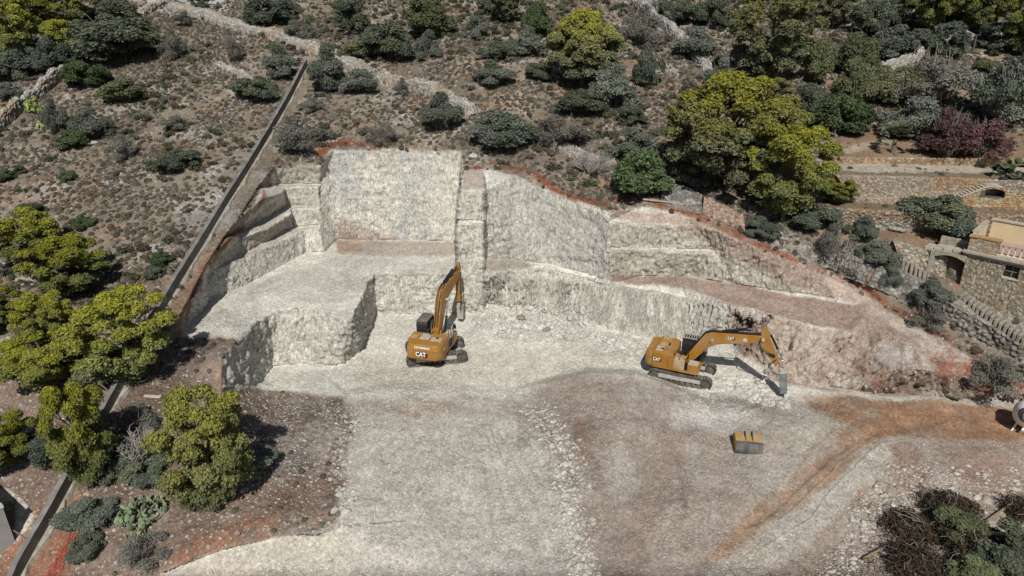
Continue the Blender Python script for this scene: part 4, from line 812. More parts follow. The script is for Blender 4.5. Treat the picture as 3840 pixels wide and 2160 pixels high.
for k, box, lab in [
 ('dark', (630,-14,738,62), 'dark shrub at the top edge above the long wall'), ('dark', (836,-12,930,82), 'dark shrub at the top edge right of the long wall'), ('dark', (922,44,1045,152), 'big dark green shrub left of centre on the upper slope'),
 ('moss', (1008,-10,1145,98), 'tall green-grey shrub at the top edge, right of the big dark one'), ('olive', (1043,82,1108,150), 'grey-green shrub under the tall one at the top'), ('moss', (862,108,948,152), 'low brownish-green shrub above the orange gap in the long wall'),
 ('grey', (712,55,800,98), 'grey shrub just above the long wall'), ('olive', (1162,46,1222,98), 'small olive shrub in the open upper middle'), ('dark', (1205,-16,1262,40), 'dark shrub casting shade at the top middle'),
 ('green', (1312,10,1384,92), 'fresh green shrub left of the yellow-topped pine'), ('olive', (1288,72,1372,142), 'bluish shrub between the fresh green one and the yellow-topped pine'), ('dark', (1214,98,1292,152), 'dark shrub left of the yellow-topped pine'),
 ('olive', (1200,155,1288,218), 'round olive shrub standing alone above the middle of the slope'), ('dark', (1326,148,1390,204), 'shrub in the shade under the left of the yellow-topped pine'), ('olive', (1476,165,1606,272), 'large olive shrub right of the foot of the yellow-topped pine'),
 ('grey', (1556,18,1664,112), 'dry grey shrub below the right-hand wall at the top'), ('olive', (1592,108,1664,222), 'tall olive shrub between the yellow-topped pine and the grey wall'), ('dark', (1402,228,1524,292), 'low dark shrub under the yellow-topped pine'),
 ('dark', (1552,258,1624,314), 'dark shrub left of the largest pine'), ('olive', (778,122,872,232), 'large olive shrub at the top of the concrete wall'), ('olive', (862,168,955,234), 'bluish olive shrub right of the top of the concrete wall'),
 ('olive', (1060,238,1158,332), 'olive shrub in front of the coped stretch of wall'), ('grey', (922,298,1004,362), 'grey shrub just over the middle of the quarry rim'), ('grey', (678,286,826,388), 'wide grey shrub over the stair-cut corner of the quarry'),
 ('olive', (1188,266,1352,378), 'wide olive thicket above the pillar of rock'), ('grey', (1336,282,1484,372), 'grey thicket right of the wide olive one'), ('grey', (988,196,1032,240), 'small dark grey shrub on the long wall'),
 ('olive', (1533,328,1655,402), 'olive shrub behind the round green one near the largest pine'), ('green', (1535,362,1684,505), 'round dark-leaved green shrub at the quarry rim beside the largest pine'), ('grey', (755,244,816,282), 'small shrub on the quarry side of the concrete wall'),
 ('dark', (190,84,402,152), 'long dark thicket at the upper left'), ('dark', (226,-14,336,66), 'dark evergreen at the top left by the bare rock'), ('green', (168,146,268,218), 'small spreading green tree on the left hillside'),
 ('olive', (192,262,278,350), 'slender grey-green tree on the left hillside, its stem showing'), ('green', (145,322,226,372), 'bright green mound beside the flat slab'), ('olive', (118,240,172,335), 'thin olive sapling by the prickly pear at the left wall'),
 ('grey', (410,78,470,152), 'wispy sapling near the crest of the left hillside'), ('grey', (565,78,615,158), 'wispy sapling below the long wall'), ('olive', (672,118,745,200), 'wispy shrub near the upper posts of the concrete wall'),
 ('dark', (595,208,706,252), 'low dark patch of scrub left of the concrete wall'), ('moss', (270,212,376,258), 'low mossy mat of scrub on the left hillside'), ('grey', (278,334,345,405), 'dry leafless shrub in the middle of the left hillside'),
 ('dark', (400,398,502,435), 'low dark bush in the middle left'), ('grey', (405,290,485,330), 'low grey bush in the middle of the left hillside'), ('green', (-8,420,38,456), 'leftmost of three small green bushes at the left edge'), ('green', (36,414,68,440), 'middle one of three small green bushes near the left edge'), ('green', (148,424,192,456), 'right one of the three small green bushes near the left edge'),
 ('dark', (48,508,116,548), 'dark bush on top of the left-hand pine clump'), ('green', (184,530,236,576), 'green bush right of the uppermost left-hand pine'), ('green', (382,634,438,668), 'glossy green bush left of the concrete wall'), ('dark', (366,662,410,706), 'small dark bush under the glossy one by the concrete wall'),
 ('dark', (-40,122,70,206), 'dark thicket at the far upper left edge'), ('olive', (62,118,134,184), 'olive bush in the upper left woodland'), ('dark', (112,92,200,170), 'dark bush joining the upper left thicket'), ('olive', (-6,204,56,252), 'round bush at the left edge below the woodland'), ('grey', (440,22,492,68), 'grey bush on the crest at the top of the long wall'), ('moss', (330,55,400,110), 'mossy bush beside the short pale wall at top left'),
 ('dark', (1652,-12,1742,62), 'dark shrub at the top edge right of the grey wall'), ('dark', (1740,-14,1832,72), 'dark shrub at the top edge, second right of the grey wall'), ('olive', (1690,64,1800,148), 'olive shrub between the grey wall and the loose pine'), ('olive', (1775,140,1850,230), 'bluish shrub left of the foot of the loose pine'),
 ('moss', (2004,96,2090,206), 'green-grey shrub right of the loose pine'), ('dark', (2130,-10,2230,92), 'dark tree-like shrub at the top right'), ('olive', (2170,62,2290,152), 'olive shrub in the upper right woodland'), ('dark', (2220,-8,2300,72), 'dark shrub at the top, left of the straight-trunked pine'),
 ('moss', (2076,82,2190,196), 'mossy shrub in the upper right clearing'), ('dark', (2284,52,2408,142), 'dark shrub above the sloping wall at upper right'), ('moss', (2088,148,2190,262), 'green-grey shrub above the bright carob'), ('moss', (2184,150,2300,262), 'green shrub left of the sloping wall'),
 ('grey', (2230,112,2440,268), 'huge see-through dry shrub in front of the sloping wall'), ('moss', (2448,142,2520,200), 'green bush right of the end of the sloping wall'), ('olive', (2225,232,2368,358), 'grey-green olive tree above the palm'), ('olive', (2440,128,2600,322), 'large spreading olive tree at the right edge'),
 ('green', (2032,222,2178,342), 'bright round carob bush above the terraces'), ('dark', (1990,200,2080,300), 'dark bush between the largest pine and the carob'), ('moss', (2330,-20,2470,60), 'green undergrowth at the top right'), ('dark', (2460,50,2600,130), 'dark undergrowth in the top right corner'),
 ('plum', (2312,262,2445,402), 'left of the two purple-leaved trees above the terraces'), ('plum', (2392,282,2530,405), 'right of the two purple-leaved trees above the terraces'), ('dark', (2270,502,2445,592), 'large round blackish-green bush on the house terrace'),
 ('olive', (2122,532,2198,612), 'slender olive shrub left of the sacks'), ('olive', (2160,592,2250,672), 'olive shrub below the slender one, over the shaded wall'), ('olive', (2212,660,2262,725), 'small bluish bush at the start of the upper steps'), ('grey', (2045,560,2135,650), 'half-bare olive rooted in the wall above the east face'),
 ('olive', (2300,700,2392,772), 'feathery bush growing from the wall below the house door'), ('dark', (1990,505,2110,590), 'shaded bush under the leaning pine'), ('dark', (1880,540,1960,600), 'dark shrub in the shade under the pines'), ('dark', (1690,400,1800,470), 'dark shrub in the shade left of the trunk of the largest pine'),
 ('grey', (268,1018,405,1110), 'leafless brown shrub in the shade below the wall'), ('dark', (60,1060,180,1170), 'dark shrub under the lowest left-hand pines'), ('moss', (200,870,330,990), 'leafy lower boughs between the left-hand pines'), ('moss', (90,820,200,910), 'bushy undergrowth in the middle of the left-hand clump'), ('dark', (300,1120,430,1215), 'dark tangle right of the leaning trunk'), ('dark', (215,1120,320,1210), 'dark undergrowth at the foot of the leaning trunk'), ('olive', (160,1238,285,1340), 'grey-green scrub on the lower end of the concrete wall'), ('dark', (180,1332,262,1415), 'low dark scrub beside the orange netting'),
 ('moss', (452,1185,560,1300), 'mossy bush at the foot of the foreground pine'), ('olive', (585,1105,690,1205), 'greyish lower bush right of the foreground pine'), ('grey', (300,1350,420,1430), 'pale dead scrub in the bottom left debris'), ('grey', (2430,880,2560,990), 'dry grass-like shrub on the rim at the right edge'), ('grey', (2280,765,2380,830), 'straw-coloured shrub below the stone steps'),
 ('moss', (2350,1290,2500,1400), 'green bush at the right edge of the brushwood heap'), ('dark', (2440,1300,2640,1480), 'dark green bush in the bottom right corner'), ('moss', (2370,1390,2500,1500), 'green bush at the bottom edge by the white boulder')]:
    g = 'shrubs'
    place(k, box, lab, cat='shrub' if 'tree' not in lab else 'tree', group='shrubs and small trees')
# ------------------------------------------------------------ small mesh kit
import bmesh
class MB:
    def __init__(s): s.bm = bmesh.new()
    def box(s, c, d, rot=None):
        r = bmesh.ops.create_cube(s.bm, size=1.0); M = Matrix.Translation(Vector(c)) @ (rot.to_4x4() if rot else Matrix.Identity(4)) @ Matrix.Diagonal((*d, 1)); bmesh.ops.transform(s.bm, matrix=M, verts=r['verts']); return s
    def prism(s, prof, a, b, axis='y', taper=None):
        """profile of (u,v) pairs swept from a to b along an axis"""
        def P(u, v, w): return {'y': (u, w, v), 'x': (w, u, v), 'z': (u, v, w)}[axis]
        A = [s.bm.verts.new(P(u, v, a)) for u, v in prof]; pb = prof
        if taper: cx = sum(p[0] for p in prof) / len(prof); cz = sum(p[1] for p in prof) / len(prof); pb = [((u - cx) * taper + cx, (v - cz) * taper + cz) for u, v in prof]
        B = [s.bm.verts.new(P(u, v, b)) for u, v in pb]; n = len(prof)
        s.bm.faces.new(A); s.bm.faces.new(B[::-1])
        for i in range(n): s.bm.faces.new((A[i], B[i], B[(i + 1) % n], A[(i + 1) % n]))
        return s
    def rod(s, a, b, r, r2=None, n=10):
        a, b = Vector(a), Vector(b); d = b - a; L_ = d.length
        q = bmesh.ops.create_cone(s.bm, cap_ends=True, segments=n, radius1=r, radius2=r if r2 is None else r2, depth=L_)
        bmesh.ops.transform(s.bm, matrix=Matrix.Translation((a + b) / 2) @ d.to_track_quat('Z', 'Y').to_matrix().to_4x4(), verts=q['verts']); return s
    def tube(s, pts, r, n=6):
        V, F = limb_mesh([[(p, r) for p in pts]], n); vs = [s.bm.verts.new(v) for v in V]
        for f in F: s.bm.faces.new([vs[i] for i in f])
        return s
    def ball(s, c, d, sub=2):
        r = bmesh.ops.create_icosphere(s.bm, subdivisions=sub, radius=.5); bmesh.ops.transform(s.bm, matrix=Matrix.Translation(Vector(c)) @ Matrix.Diagonal((*d, 1)), verts=r['verts']); return s
    def build(s, name, m, parent=None, bevel=0, seg=1, smooth=False):
        bmesh.ops.recalc_face_normals(s.bm, faces=s.bm.faces)
        if bevel:
            e = [x for x in s.bm.edges if len(x.link_faces) == 2 and x.calc_face_angle(0) > .35]; bmesh.ops.bevel(s.bm, geom=e, offset=bevel, segments=seg, affect='EDGES', profile=.6, clamp_overlap=True)
        me = bpy.data.meshes.new(name); s.bm.to_mesh(me); s.bm.free(); me.materials.append(m)
        if smooth:
            for p in me.polygons: p.use_smooth = True
        return link(bpy.data.objects.new(name, me), parent)
def empty(name, loc, rz=0, sc=1.0):
    e = link(bpy.data.objects.new(name, None)); e.location = loc; e.rotation_euler = (0, 0, rz); e.scale = (sc,) * 3; e.empty_display_size = .5; return e
def lettering(name, txt, m, parent, M, size, extr=.006, bold=.0, sx=1.0, shear=0):
    cu = bpy.data.curves.new('t', 'FONT'); cu.body = txt; cu.size = size; cu.extrude = extr; cu.offset = bold; cu.align_x = 'CENTER'; cu.align_y = 'CENTER'; cu.shear = shear; cu.resolution_u = 3
    o = bpy.data.objects.new('t', cu); link(o); dg = bpy.context.evaluated_depsgraph_get(); dg.update(); me = bpy.data.meshes.new_from_object(o.evaluated_get(dg)); bpy.data.objects.remove(o)
    me.transform(M @ Matrix.Diagonal((sx, 1, 1, 1))); me.materials.clear(); me.materials.append(m); me.name = name; return link(bpy.data.objects.new(name, me), parent)
M_YEL = mat('machine_yellow', (.31, .142, .013), rough=.45, var=.07, scale=2, dirt=(.42, .36, .27), dirt_amt=.32, spec=.4)
M_YELD = mat('dusty_yellow', (.36, .215, .07), rough=.7, var=.15, scale=3, dirt=(.46, .42, .35), dirt_amt=.8)
M_DUST = mat('dust_covered_steel', (.40, .37, .32), rough=.9, var=.15, scale=4)
M_BLK = mat('black_paint', (.012, .012, .013), rough=.5, var=.2, dirt=(.14, .13, .11), dirt_amt=.25)
M_TRK = mat('track_steel', (.085, .082, .078), rough=.65, var=.3, scale=5, dirt=(.27, .25, .215), dirt_amt=.55)
M_GREY = mat('hammer_grey', (.13, .155, .165), rough=.6, var=.15, dirt=(.34, .33, .30), dirt_amt=.6)
M_CHR = mat('chromed_rod', (.55, .55, .55), rough=.25, metal=.9, var=.03); M_RUB = mat('rubber_hose', (.012, .012, .012), rough=.7)
M_WHT = mat('white_paint', (.78, .78, .76), rough=.5, var=.04); M_REDL = mat('red_reflector', (.50, .025, .015), rough=.3); M_DRED = mat('dark_red_paint', (.22, .012, .012), rough=.5)
M_GLASS = mat('tinted_glass', (.02, .025, .028), rough=.08, spec=.7)
def logo(parent, M, s):
    """white three-letter mark with a yellow wedge on a black-edged red hexagon"""
    def poly(nm, pts, z, m): 
        mb = MB(); mb.prism(pts, z, z + .004, 'z'); mb.bm.transform(M @ Matrix.Scale(s, 4)); return mb.build(nm, m, parent)
    hexa = [(.12, -.46), (.62, -.46), (.84, -.02), (.60, .36), (.2, .36), (.1, .0)]
    poly('logo_edge', hexa, .0, M_BLK); poly('logo_hexagon', [(x * .9 + .06, y * .84 - .02) for x, y in hexa], .006, M_DRED)
    poly('logo_outline', [(-.72, -.30), (.46, -.30), (.46, .34), (-.72, .34)], .011, M_BLK)
    lettering('logo_letters', 'CAT', M_WHT, parent, M @ Matrix.Scale(s, 4) @ Matrix.Translation((-.13, .0, .022)), .80, .004, .03, sx=.84)
    poly('logo_wedge', [(-.34, -.29), (.10, -.29), (-.12, -.06)], .030, M_YEL)
def side_m(x, z, y=-1.0): return Matrix.Translation((x, y, z)) @ Matrix(((1, 0, 0, 0), (0, 0, -1, 0), (0, 1, 0, 0), (0, 0, 0, 1)))
def rear_m(y, z, x): return Matrix.Translation((x, y, z)) @ Matrix(((0, 0, -1, 0), (-1, 0, 0, 0), (0, 1, 0, 0), (0, 0, 0, 1)))
def crawler(root, yaw, gauge=1.17, L_=4.75, w=.62, Hh=.92):
    R_ = Matrix.Rotation(yaw, 3, 'Z')
    u = MB(); u.box((0, 0, .66), (1.5, 1.5, .36)); u.rod((0, 0, .75), (0, 0, 1.08), .62, n=24)
    for sx in (-1, 1):
        for sy in (-1, 1): u.box((sx * .62, sy * .75, .58), (.42, 1.0, .30), Matrix.Rotation(sx * sy * .45, 3, 'Z'))
    o = u.build('undercarriage', M_YELD, root, .02); o.rotation_euler = (0, 0, yaw)
    for sy in (-1, 1):
        t = MB(); r = Hh / 2 - .04; half = L_ / 2 - Hh / 2; per = 4 * half + 2 * math.pi * r; n = 46
        for i in range(n):
            s = per * i / n
            if s < 2 * half: x, z, a = -half + s, Hh - .04 - .06 * math.sin(math.pi * s / (2 * half)), 0
            elif s < 2 * half + math.pi * r: q = (s - 2 * half) / r; x, z, a = half + r * math.sin(q), Hh / 2 + r * math.cos(q), q
            elif s < 4 * half + math.pi * r: x, z, a = half - (s - 2 * half - math.pi * r), .04, math.pi
            else: q = (s - 4 * half - math.pi * r) / r + math.pi; x, z, a = -half + r * math.sin(q), Hh / 2 + r * math.cos(q), q
            Rm = Matrix.Rotation(a, 3, 'Y'); t.box((x, sy * gauge, z), (per / n * .90, w, .035), Rm); off = Rm @ Vector((per / n * .3, 0, .03)); t.box((x + off.x, sy * gauge, z + off.z), (.025, w, .05), Rm)
            if i % 1 == 0: off = Rm @ Vector((0, 0, -.05)); t.box((x + off.x, sy * gauge, z + off.z), (per / n * .7, .2, .09), Rm)
        tr = t.build('track', M_TRK, root); tr.rotation_euler = (0, 0, yaw)
        f = MB(); f.prism([(-half * .86, .30), (half * .72, .30), (half * .80, .42), (half * .80, .62), (half * .3, .74), (-half * .7, .74), (-half * .9, .55)], sy * gauge - .16, sy * gauge + .16); f.box((half * .5, sy * gauge, .48), (half * .6, .40, .26)); f.build('track_frame', M_DUST, tr, .015)
        f = MB(); f.rod((-half, sy * gauge - .2, Hh / 2), (-half, sy * gauge + .2, Hh / 2), .30, n=18); f.rod((-half, sy * gauge - .26, Hh / 2), (-half, sy * gauge + .26, Hh / 2), .14, n=12); f.build('sprocket', M_TRK, tr)
        f = MB(); f.rod((half, sy * gauge - .15, Hh / 2), (half, sy * gauge + .15, Hh / 2), .33, n=18); f.build('idler', M_TRK, tr)
        f = MB()
        for k in range(8): xx = -half * .75 + k * half * 1.5 / 7; f.rod((xx, sy * gauge - .17, .20), (xx, sy * gauge + .17, .20), .12, n=10)
        for xx in (-half * .35, half * .25): f.rod((xx, sy * gauge - .15, .80), (xx, sy * gauge + .15, .80), .07, n=8)
        f.box((0, sy * gauge, .20), (half * 1.6, .08, .08)).box((0, sy * gauge, .5), (.08, .06, .64)); f.build('roller_set', M_TRK, tr)
def cyl(root, a, b, r, name, frac=.6, n=12):
    a, b = Vector(a), Vector(b); m = a.lerp(b, frac); c = MB().rod(a, m, r, n=n); c.rod(a.lerp(b, frac - .04), m, r * 1.18, n=n); o = c.build(name, M_BLK, root); MB().rod(m, b, r * .5, n=8).rod(b + Vector((0, -.12, 0)), b + Vector((0, .12, 0)), r * .8).build('rod', M_CHR, o); return o
def excavator(loc, yaw, sc, track_yaw, boom_p, stick_p, pins, label, deluxe, hammer):
    root = empty('excavator', loc, yaw, sc); tag(root, label, 'excavator', 'tracked excavators working in the quarry')
    crawler(root, track_yaw - yaw)
    MB().prism([(-2.1, 1.08), (1.15, 1.08), (1.35, 1.16), (1.35, 1.28), (-2.1, 1.28)], -1.38, 1.38).build('turntable_deck', M_YEL if not deluxe else M_YEL, root, .02)
    # counterweight with rounded corners and a sloped top edge
    pl = []
    for k in range(7): a = math.pi / 2 * k / 6; pl.append((-2.15 - .62 * math.sin(a) - .0, 1.40 - .42 * (1 - math.cos(a))))
    ring = pl + [(x, -y) for x, y in pl[::-1]]
    c = MB(); zs = [(1.14, .93), (1.22, .99), (1.75, 1.0), (1.98, 1.0), (2.02, .975), (2.30, .86), (2.36, .80)]; prev = None
    for z, k in zs:
        cur = [c.bm.verts.new((-2.1 + (x + 2.1) * (k if x < -2.16 else 1) - 0, y * (.5 + .5 * k), z)) for x, y in ring]
        if prev:
            for i in range(len(ring)): j = (i + 1) % len(ring); c.bm.faces.new((prev[i], prev[j], cur[j], cur[i]))
        else: c.bm.faces.new(cur[::-1])
        prev = cur
    c.bm.faces.new(prev); cw = c.build('counterweight', M_YEL, root, .012)
    logo(cw, rear_m(0.02, 1.60, -2.79), .62 if deluxe else .45)
    if deluxe:
        lettering('maker_letters', 'DOSMAS', M_WHT, cw, rear_m(0.0, 2.14, -2.755) @ Matrix.Rotation(-.25, 4, 'X'), .24, .012, .004, sx=1.3)
    for sy in (-1, 1):
        MB().box((-2.66, sy * 1.02, 1.22), (.04, .34, .07), Matrix.Rotation(-sy * .35, 3, 'Z')).build('reflector', M_REDL, cw)
        d = MB().rod((-2.62, sy * 1.06, 1.66), (-2.66, sy * 1.10, 1.66), .13, n=18).build('round_sign', M_WHT, cw); MB().rod((-2.65, sy * 1.085, 1.66), (-2.672, sy * 1.115, 1.66), .055, n=12).build('sign_symbol', M_BLK, d)
    for yy in (-.5, .5): MB().box((-2.42, yy, 2.36), (.12, .05, .10)).build('lifting_eye', M_YELD, cw)
    # engine house
    h = MB(); h.prism([(-2.12, 1.25), (-.55, 1.25), (-.55, 2.28), (-.8, 2.42), (-2.12, 2.42)], -1.40, 1.40); eh = h.build('engine_house', M_YEL, root, .05, 2)
    for (x0, x1, y0, y1, m) in [(-2.0, -1.45, -1.2, -.35, M_YELD), (-1.38, -.85, -1.2, -.35, M_YEL), (-1.9, -1.0, -.2, .55, M_DUST if deluxe else M_YELD), (-1.9, -1.2, .7, 1.25, M_YELD)]:
        MB().box(((x0 + x1) / 2, (y0 + y1) / 2, 2.44), (x1 - x0, y1 - y0, .06)).build('hood_panel', m, eh, .015)
    MB().box((-1.55, -.8, 2.475), (.22, .2, .03)).build('grille', M_BLK, eh); MB().rod((-1.15, -.1, 2.42), (-1.15, -.1, 2.72), .06).build('exhaust_pipe', M_BLK, eh)
    logo(eh, side_m(-1.75, 1.78, -1.405), .34 if deluxe else .42)
    MB().box((-.95, -1.408, 1.75), (.03, .012, .9)).build('door_seam', M_BLK, eh)
    g = MB().box((-.35, -1.392, 1.62), (.85, .02, .62)); 
    for k in range(5): g.box((-.35, -1.408, 1.40 + k * .11), (.75, .012, .03))
    g.build('side_grille', M_BLK, eh) if deluxe else g.bm.free()
    # right-hand tank, steps and toolbox
    tk = MB(); tk.prism([(-.55, 1.28), (.28, 1.28), (.28, 2.02), (-.55, 2.12)], -1.38, -.42); tk.build('fuel_tank', M_YELD, root, .03)
    tb = MB(); tb.prism([(.50, 1.28), (1.32, 1.28), (1.32, 1.72), (1.2, 1.84), (.50, 1.84)], -1.36, -.55); tb.build('toolbox', M_YEL, root, .03); MB().box((.9, -.95, 1.85), (.72, .72, .03)).build('anti_slip_tread', M_DUST, root)
    st = MB(); 
    for k in range(3): st.box((.40, -1.2, 1.35 + k * .22), (.24, .34, .03))
    st.build('steps', M_BLK, root)
    hr = MB(); hr.tube([(-.1, -1.34, 2.05), (-.1, -1.36, 2.85), (.15, -1.36, 2.95), (.42, -1.36, 2.4), (.5, -1.34, 1.85)], .022); hr.tube([(-.1, -.62, 2.05), (-.1, -.6, 2.85), (.15, -.6, 2.95), (.42, -.6, 2.4)], .02); hr.tube([(-.5, -1.3, 2.1), (-.5, -1.3, 2.75), (-.1, -1.36, 2.8)], .02)
    hr.build('handrail', M_BLK, root); MB().box((.52, -1.45, 2.55), (.06, .22, .32)).tube([(.45, -1.36, 2.3), (.52, -1.45, 2.45)], .02).build('mirror', M_BLK, root)
    # cab with roof guard
    c = MB(); c.prism([(-.35, 1.28), (1.35, 1.28), (1.50, 1.75), (1.30, 2.92), (1.15, 3.0), (-.30, 3.0), (-.38, 2.85)], .52, 1.40); cab = c.build('cab', M_BLK, root, .05, 2)
    MB().prism([(-.22, 1.95), (1.32, 1.95), (1.20, 2.80), (-.22, 2.80)], .512, .522).build('window', M_GLASS, cab); MB().prism([(-.22, 1.6), (1.32, 1.6), (1.20, 2.80), (-.22, 2.80)], 1.398, 1.408).build('window', M_GLASS, cab)
    w = MB(); w.box((-.378, .96, 2.3), (.02, .68, .8)); w.build('rear_window', M_GLASS, cab)
    gd = MB()
    for k in range(9): gd.box((-.28 + k * .18, .96, 3.10), (.05, .86, .10), Matrix.Rotation(.5, 3, 'Y'))
    gd.box((.45, .53, 3.08), (1.6, .04, .05)); gd.box((.45, 1.39, 3.08), (1.6, .04, .05)); gd.build('roof_guard', M_TRK if deluxe else M_DUST, cab)
    if deluxe: MB().ball((-.28, .75, 3.14), (.12, .12, .12)).build('beacon', M_REDL, cab)
    # boom, cylinders, stick
    hw = .24; bm_ = MB(); bm_.prism(boom_p, -hw, hw); boom = bm_.build('boom', M_YEL, root, .02)
    for sy in (-1, 1): MB().prism([(.0, 1.2), (.75, 1.2), (.62, 2.0), (.38, 2.2), (.15, 2.0)], sy * .36 - .05, sy * .36 + .05).build('boom_foot_bracket', M_YEL, root, .01)
    P = pins
    for sy in (-1, 1): cyl(root, (1.05, sy * .40, 1.45), (P['bc'][0], sy * .40, P['bc'][1]), .10, 'boom_cylinder', .55)
    b = MB(); b.rod((P['bc'][0], -.46, P['bc'][1]), (P['bc'][0], .46, P['bc'][1]), .10, n=14); b.build('pin', M_DUST, boom)
    if P.get('logo'): logo(boom, side_m(P['logo'][0], P['logo'][1], -hw - .003) @ Matrix.Rotation(P['logo'][2], 4, 'Z'), .34); d = MB().rod((P['logo'][0] + .95, -hw - .002, P['logo'][1] + .07), (P['logo'][0] + .95, -hw - .012, P['logo'][1] + .07), .12, n=18).build('round_sign', M_WHT, boom); MB().rod((P['logo'][0] + .95, -hw - .01, P['logo'][1] + .07), (P['logo'][0] + .95, -hw - .016, P['logo'][1] + .07), .06, n=12).build('sign_symbol', M_DRED, d)
    cyl(root, (P['sc0'][0], 0, P['sc0'][1]), (P['sc1'][0], 0, P['sc1'][1]), .115, 'stick_cylinder', .62)
    s = MB(); s.prism(stick_p, -.19, .19); s.build('stick', M_YEL, root, .02)
    b = MB(); b.rod((P['piv'][0], -.32, P['piv'][1]), (P['piv'][0], .32, P['piv'][1]), .12, n=14); b.rod((P['se'][0], -.28, P['se'][1]), (P['se'][0], .28, P['se'][1]), .08); b.build('pin', M_DUST, root)
    cyl(root, (P['hc0'][0], 0, P['hc0'][1]), (P['hc1'][0], 0, P['hc1'][1]), .085, 'bucket_cylinder', .55)
    l = MB(); 
    for sy in (-1, 1): l.rod((P['hc1'][0], sy * .22, P['hc1'][1]), (P['se'][0] + .02, sy * .22, P['se'][1] + .35), .045); l.rod((P['hc1'][0], sy * .2, P['hc1'][1]), (P['hh'][0] + .12, sy * .2, P['hh'][1]), .045)
    l.build('linkage', M_DUST, root)
    # hydraulic hammer
    top, tip = Vector((P['hh'][0], 0, P['hh'][1])), Vector((P['tip'][0], 0, P['tip'][1])); d = (top - tip); L_ = d.length; q = d.to_track_quat('Z', 'Y')
    hm = MB(); w, t = hammer; hm.prism([(-w, .22 * L_), (w, .22 * L_), (w * 1.05, .45 * L_), (w, .86 * L_), (-w, .86 * L_), (-w * 1.08, .5 * L_)], -t, t); hm.bm.transform(Matrix.Translation(tip) @ q.to_matrix().to_4x4()); hb = hm.build('hydraulic_hammer', M_GREY if not deluxe else M_DUST, root, .035, 2)
    hm = MB(); hm.box((0, 0, .93 * L_), (w * 1.5, t * 1.7, .16 * L_)); hm.box((0, 0, .865 * L_), (w * 2.3, t * 2.3, .04)); hm.bm.transform(Matrix.Translation(tip) @ q.to_matrix().to_4x4()); hm.build('hammer_bracket', M_DUST, hb, .02)
    hm = MB(); hm.rod((0, 0, 0), (0, 0, .26 * L_), .035, .075, 12); hm.bm.transform(Matrix.Translation(tip) @ q.to_matrix().to_4x4()); hm.build('chisel', M_TRK, hb)
    # hoses along the boom and loops at the stick
    up = P['hose']
    for k, yy in enumerate((-.17, -.09, .05, .14)):
        MB().tube([(x + .02 * math.sin(k + i), yy + .03 * math.sin(i * 1.7 + k), z + .05) for i, (x, z) in enumerate(up)], .022, 5).build('hose', M_RUB, root)
    for k in range(3):
        a = Vector((P['piv'][0] - .15, -.28 - .03 * k, P['piv'][1] + .1)); e = Vector((P['se'][0] - .25, -.24, P['se'][1] + .8 - .1 * k)); mid = a.lerp(e, .5) + Vector((-.35 - .10 * k, -.12, -.15)); MB().tube([a, a.lerp(mid, .5) + Vector((-.12, -.05, 0)), mid, mid.lerp(e, .6) + Vector((-.1, 0, -.05)), e], .024, 5).build('hose', M_RUB, root)
    for k in range(2):
        a = Vector((P['se'][0] - .12, -.24, P['se'][1] + .5)); e = top.lerp(tip, .2) + Vector((-.25, -.15, 0)); MB().tube([a, a + Vector((-.38 - .12 * k, -.1, -.5)), e + Vector((-.45 - .1 * k, -.1, .15)), e + Vector((-.15, 0, -.1)), e], .026, 5).build('hose', M_RUB, root)
    if deluxe:
        cl = MB()
        for (x, z) in up[1:-1]:
            for yy in (-.2, .2): cl.box((x, yy, z + .04), (.10, .08, .06))
        cl.build('hose_clamp', M_DUST, boom)
    return root
e2 = excavator((13.2, 46.1, ground(13.2, 46.1, 1.5) if False else 0.0), math.radians(-25.0), 1.0, math.radians(-23),
 [(.30, 1.62), (.62, 1.52), (1.75, 3.02), (2.2, 3.35), (5.40, 4.22), (5.50, 4.42), (5.30, 4.72), (2.2, 4.30), (1.75, 4.26), (1.35, 4.02), (.28, 2.15), (.20, 1.85)],
 [(5.18, 5.20), (5.30, 5.42), (5.44, 5.40), (5.80, 4.85), (5.86, 4.45), (6.80, 2.72), (6.72, 2.50), (6.50, 2.50), (5.45, 3.75), (5.20, 4.35)],
 dict(bc=(1.90, 3.68), sc0=(2.55, 4.42), sc1=(5.32, 5.32), piv=(5.40, 4.45), se=(6.64, 2.62), hc0=(5.86, 4.85), hc1=(6.95, 3.0), hh=(7.00, 2.45), tip=(7.44, -.10), logo=(3.25, 4.10, .10), hose=[(.3, 2.3), (.8, 3.15), (1.35, 4.05), (1.8, 4.28), (2.6, 4.36), (3.6, 4.5), (4.6, 4.62), (5.25, 4.75)]),
 'dusty excavator seen side-on, its arm reaching right, grey hammer standing on the ground', False, (.27, .24))
e1 = excavator((-6.2, 49.25, 0.03), math.radians(75), 1.03, math.radians(10),
 [(.30, 1.55), (.70, 1.50), (1.75, 3.2), (2.4, 3.95), (5.55, 4.75), (5.72, 4.95), (5.5, 5.35), (2.1, 5.25), (1.5, 5.05), (.95, 4.4), (.18, 2.2), (.15, 1.8)],
 [(5.45, 5.75), (5.60, 5.95), (5.78, 5.9), (6.0, 5.3), (6.05, 4.8), (5.98, 2.5), (5.85, 2.25), (5.65, 2.3), (5.48, 4.0), (5.40, 4.9)],
 dict(bc=(2.05, 4.1), sc0=(2.35, 5.42), sc1=(5.6, 5.85), piv=(5.66, 5.0), se=(5.82, 2.4), hc0=(6.12, 5.1), hc1=(6.30, 2.9), hh=(5.95, 2.05), tip=(6.15, .15), hose=[(.2, 2.4), (.55, 3.4), (.95, 4.45), (1.5, 5.08), (2.2, 5.3), (3.2, 5.35), (4.4, 5.38), (5.4, 5.45)]),
 'cleaner excavator seen from behind, boom raised and arm hanging at the rock face', True, (.25, .23))

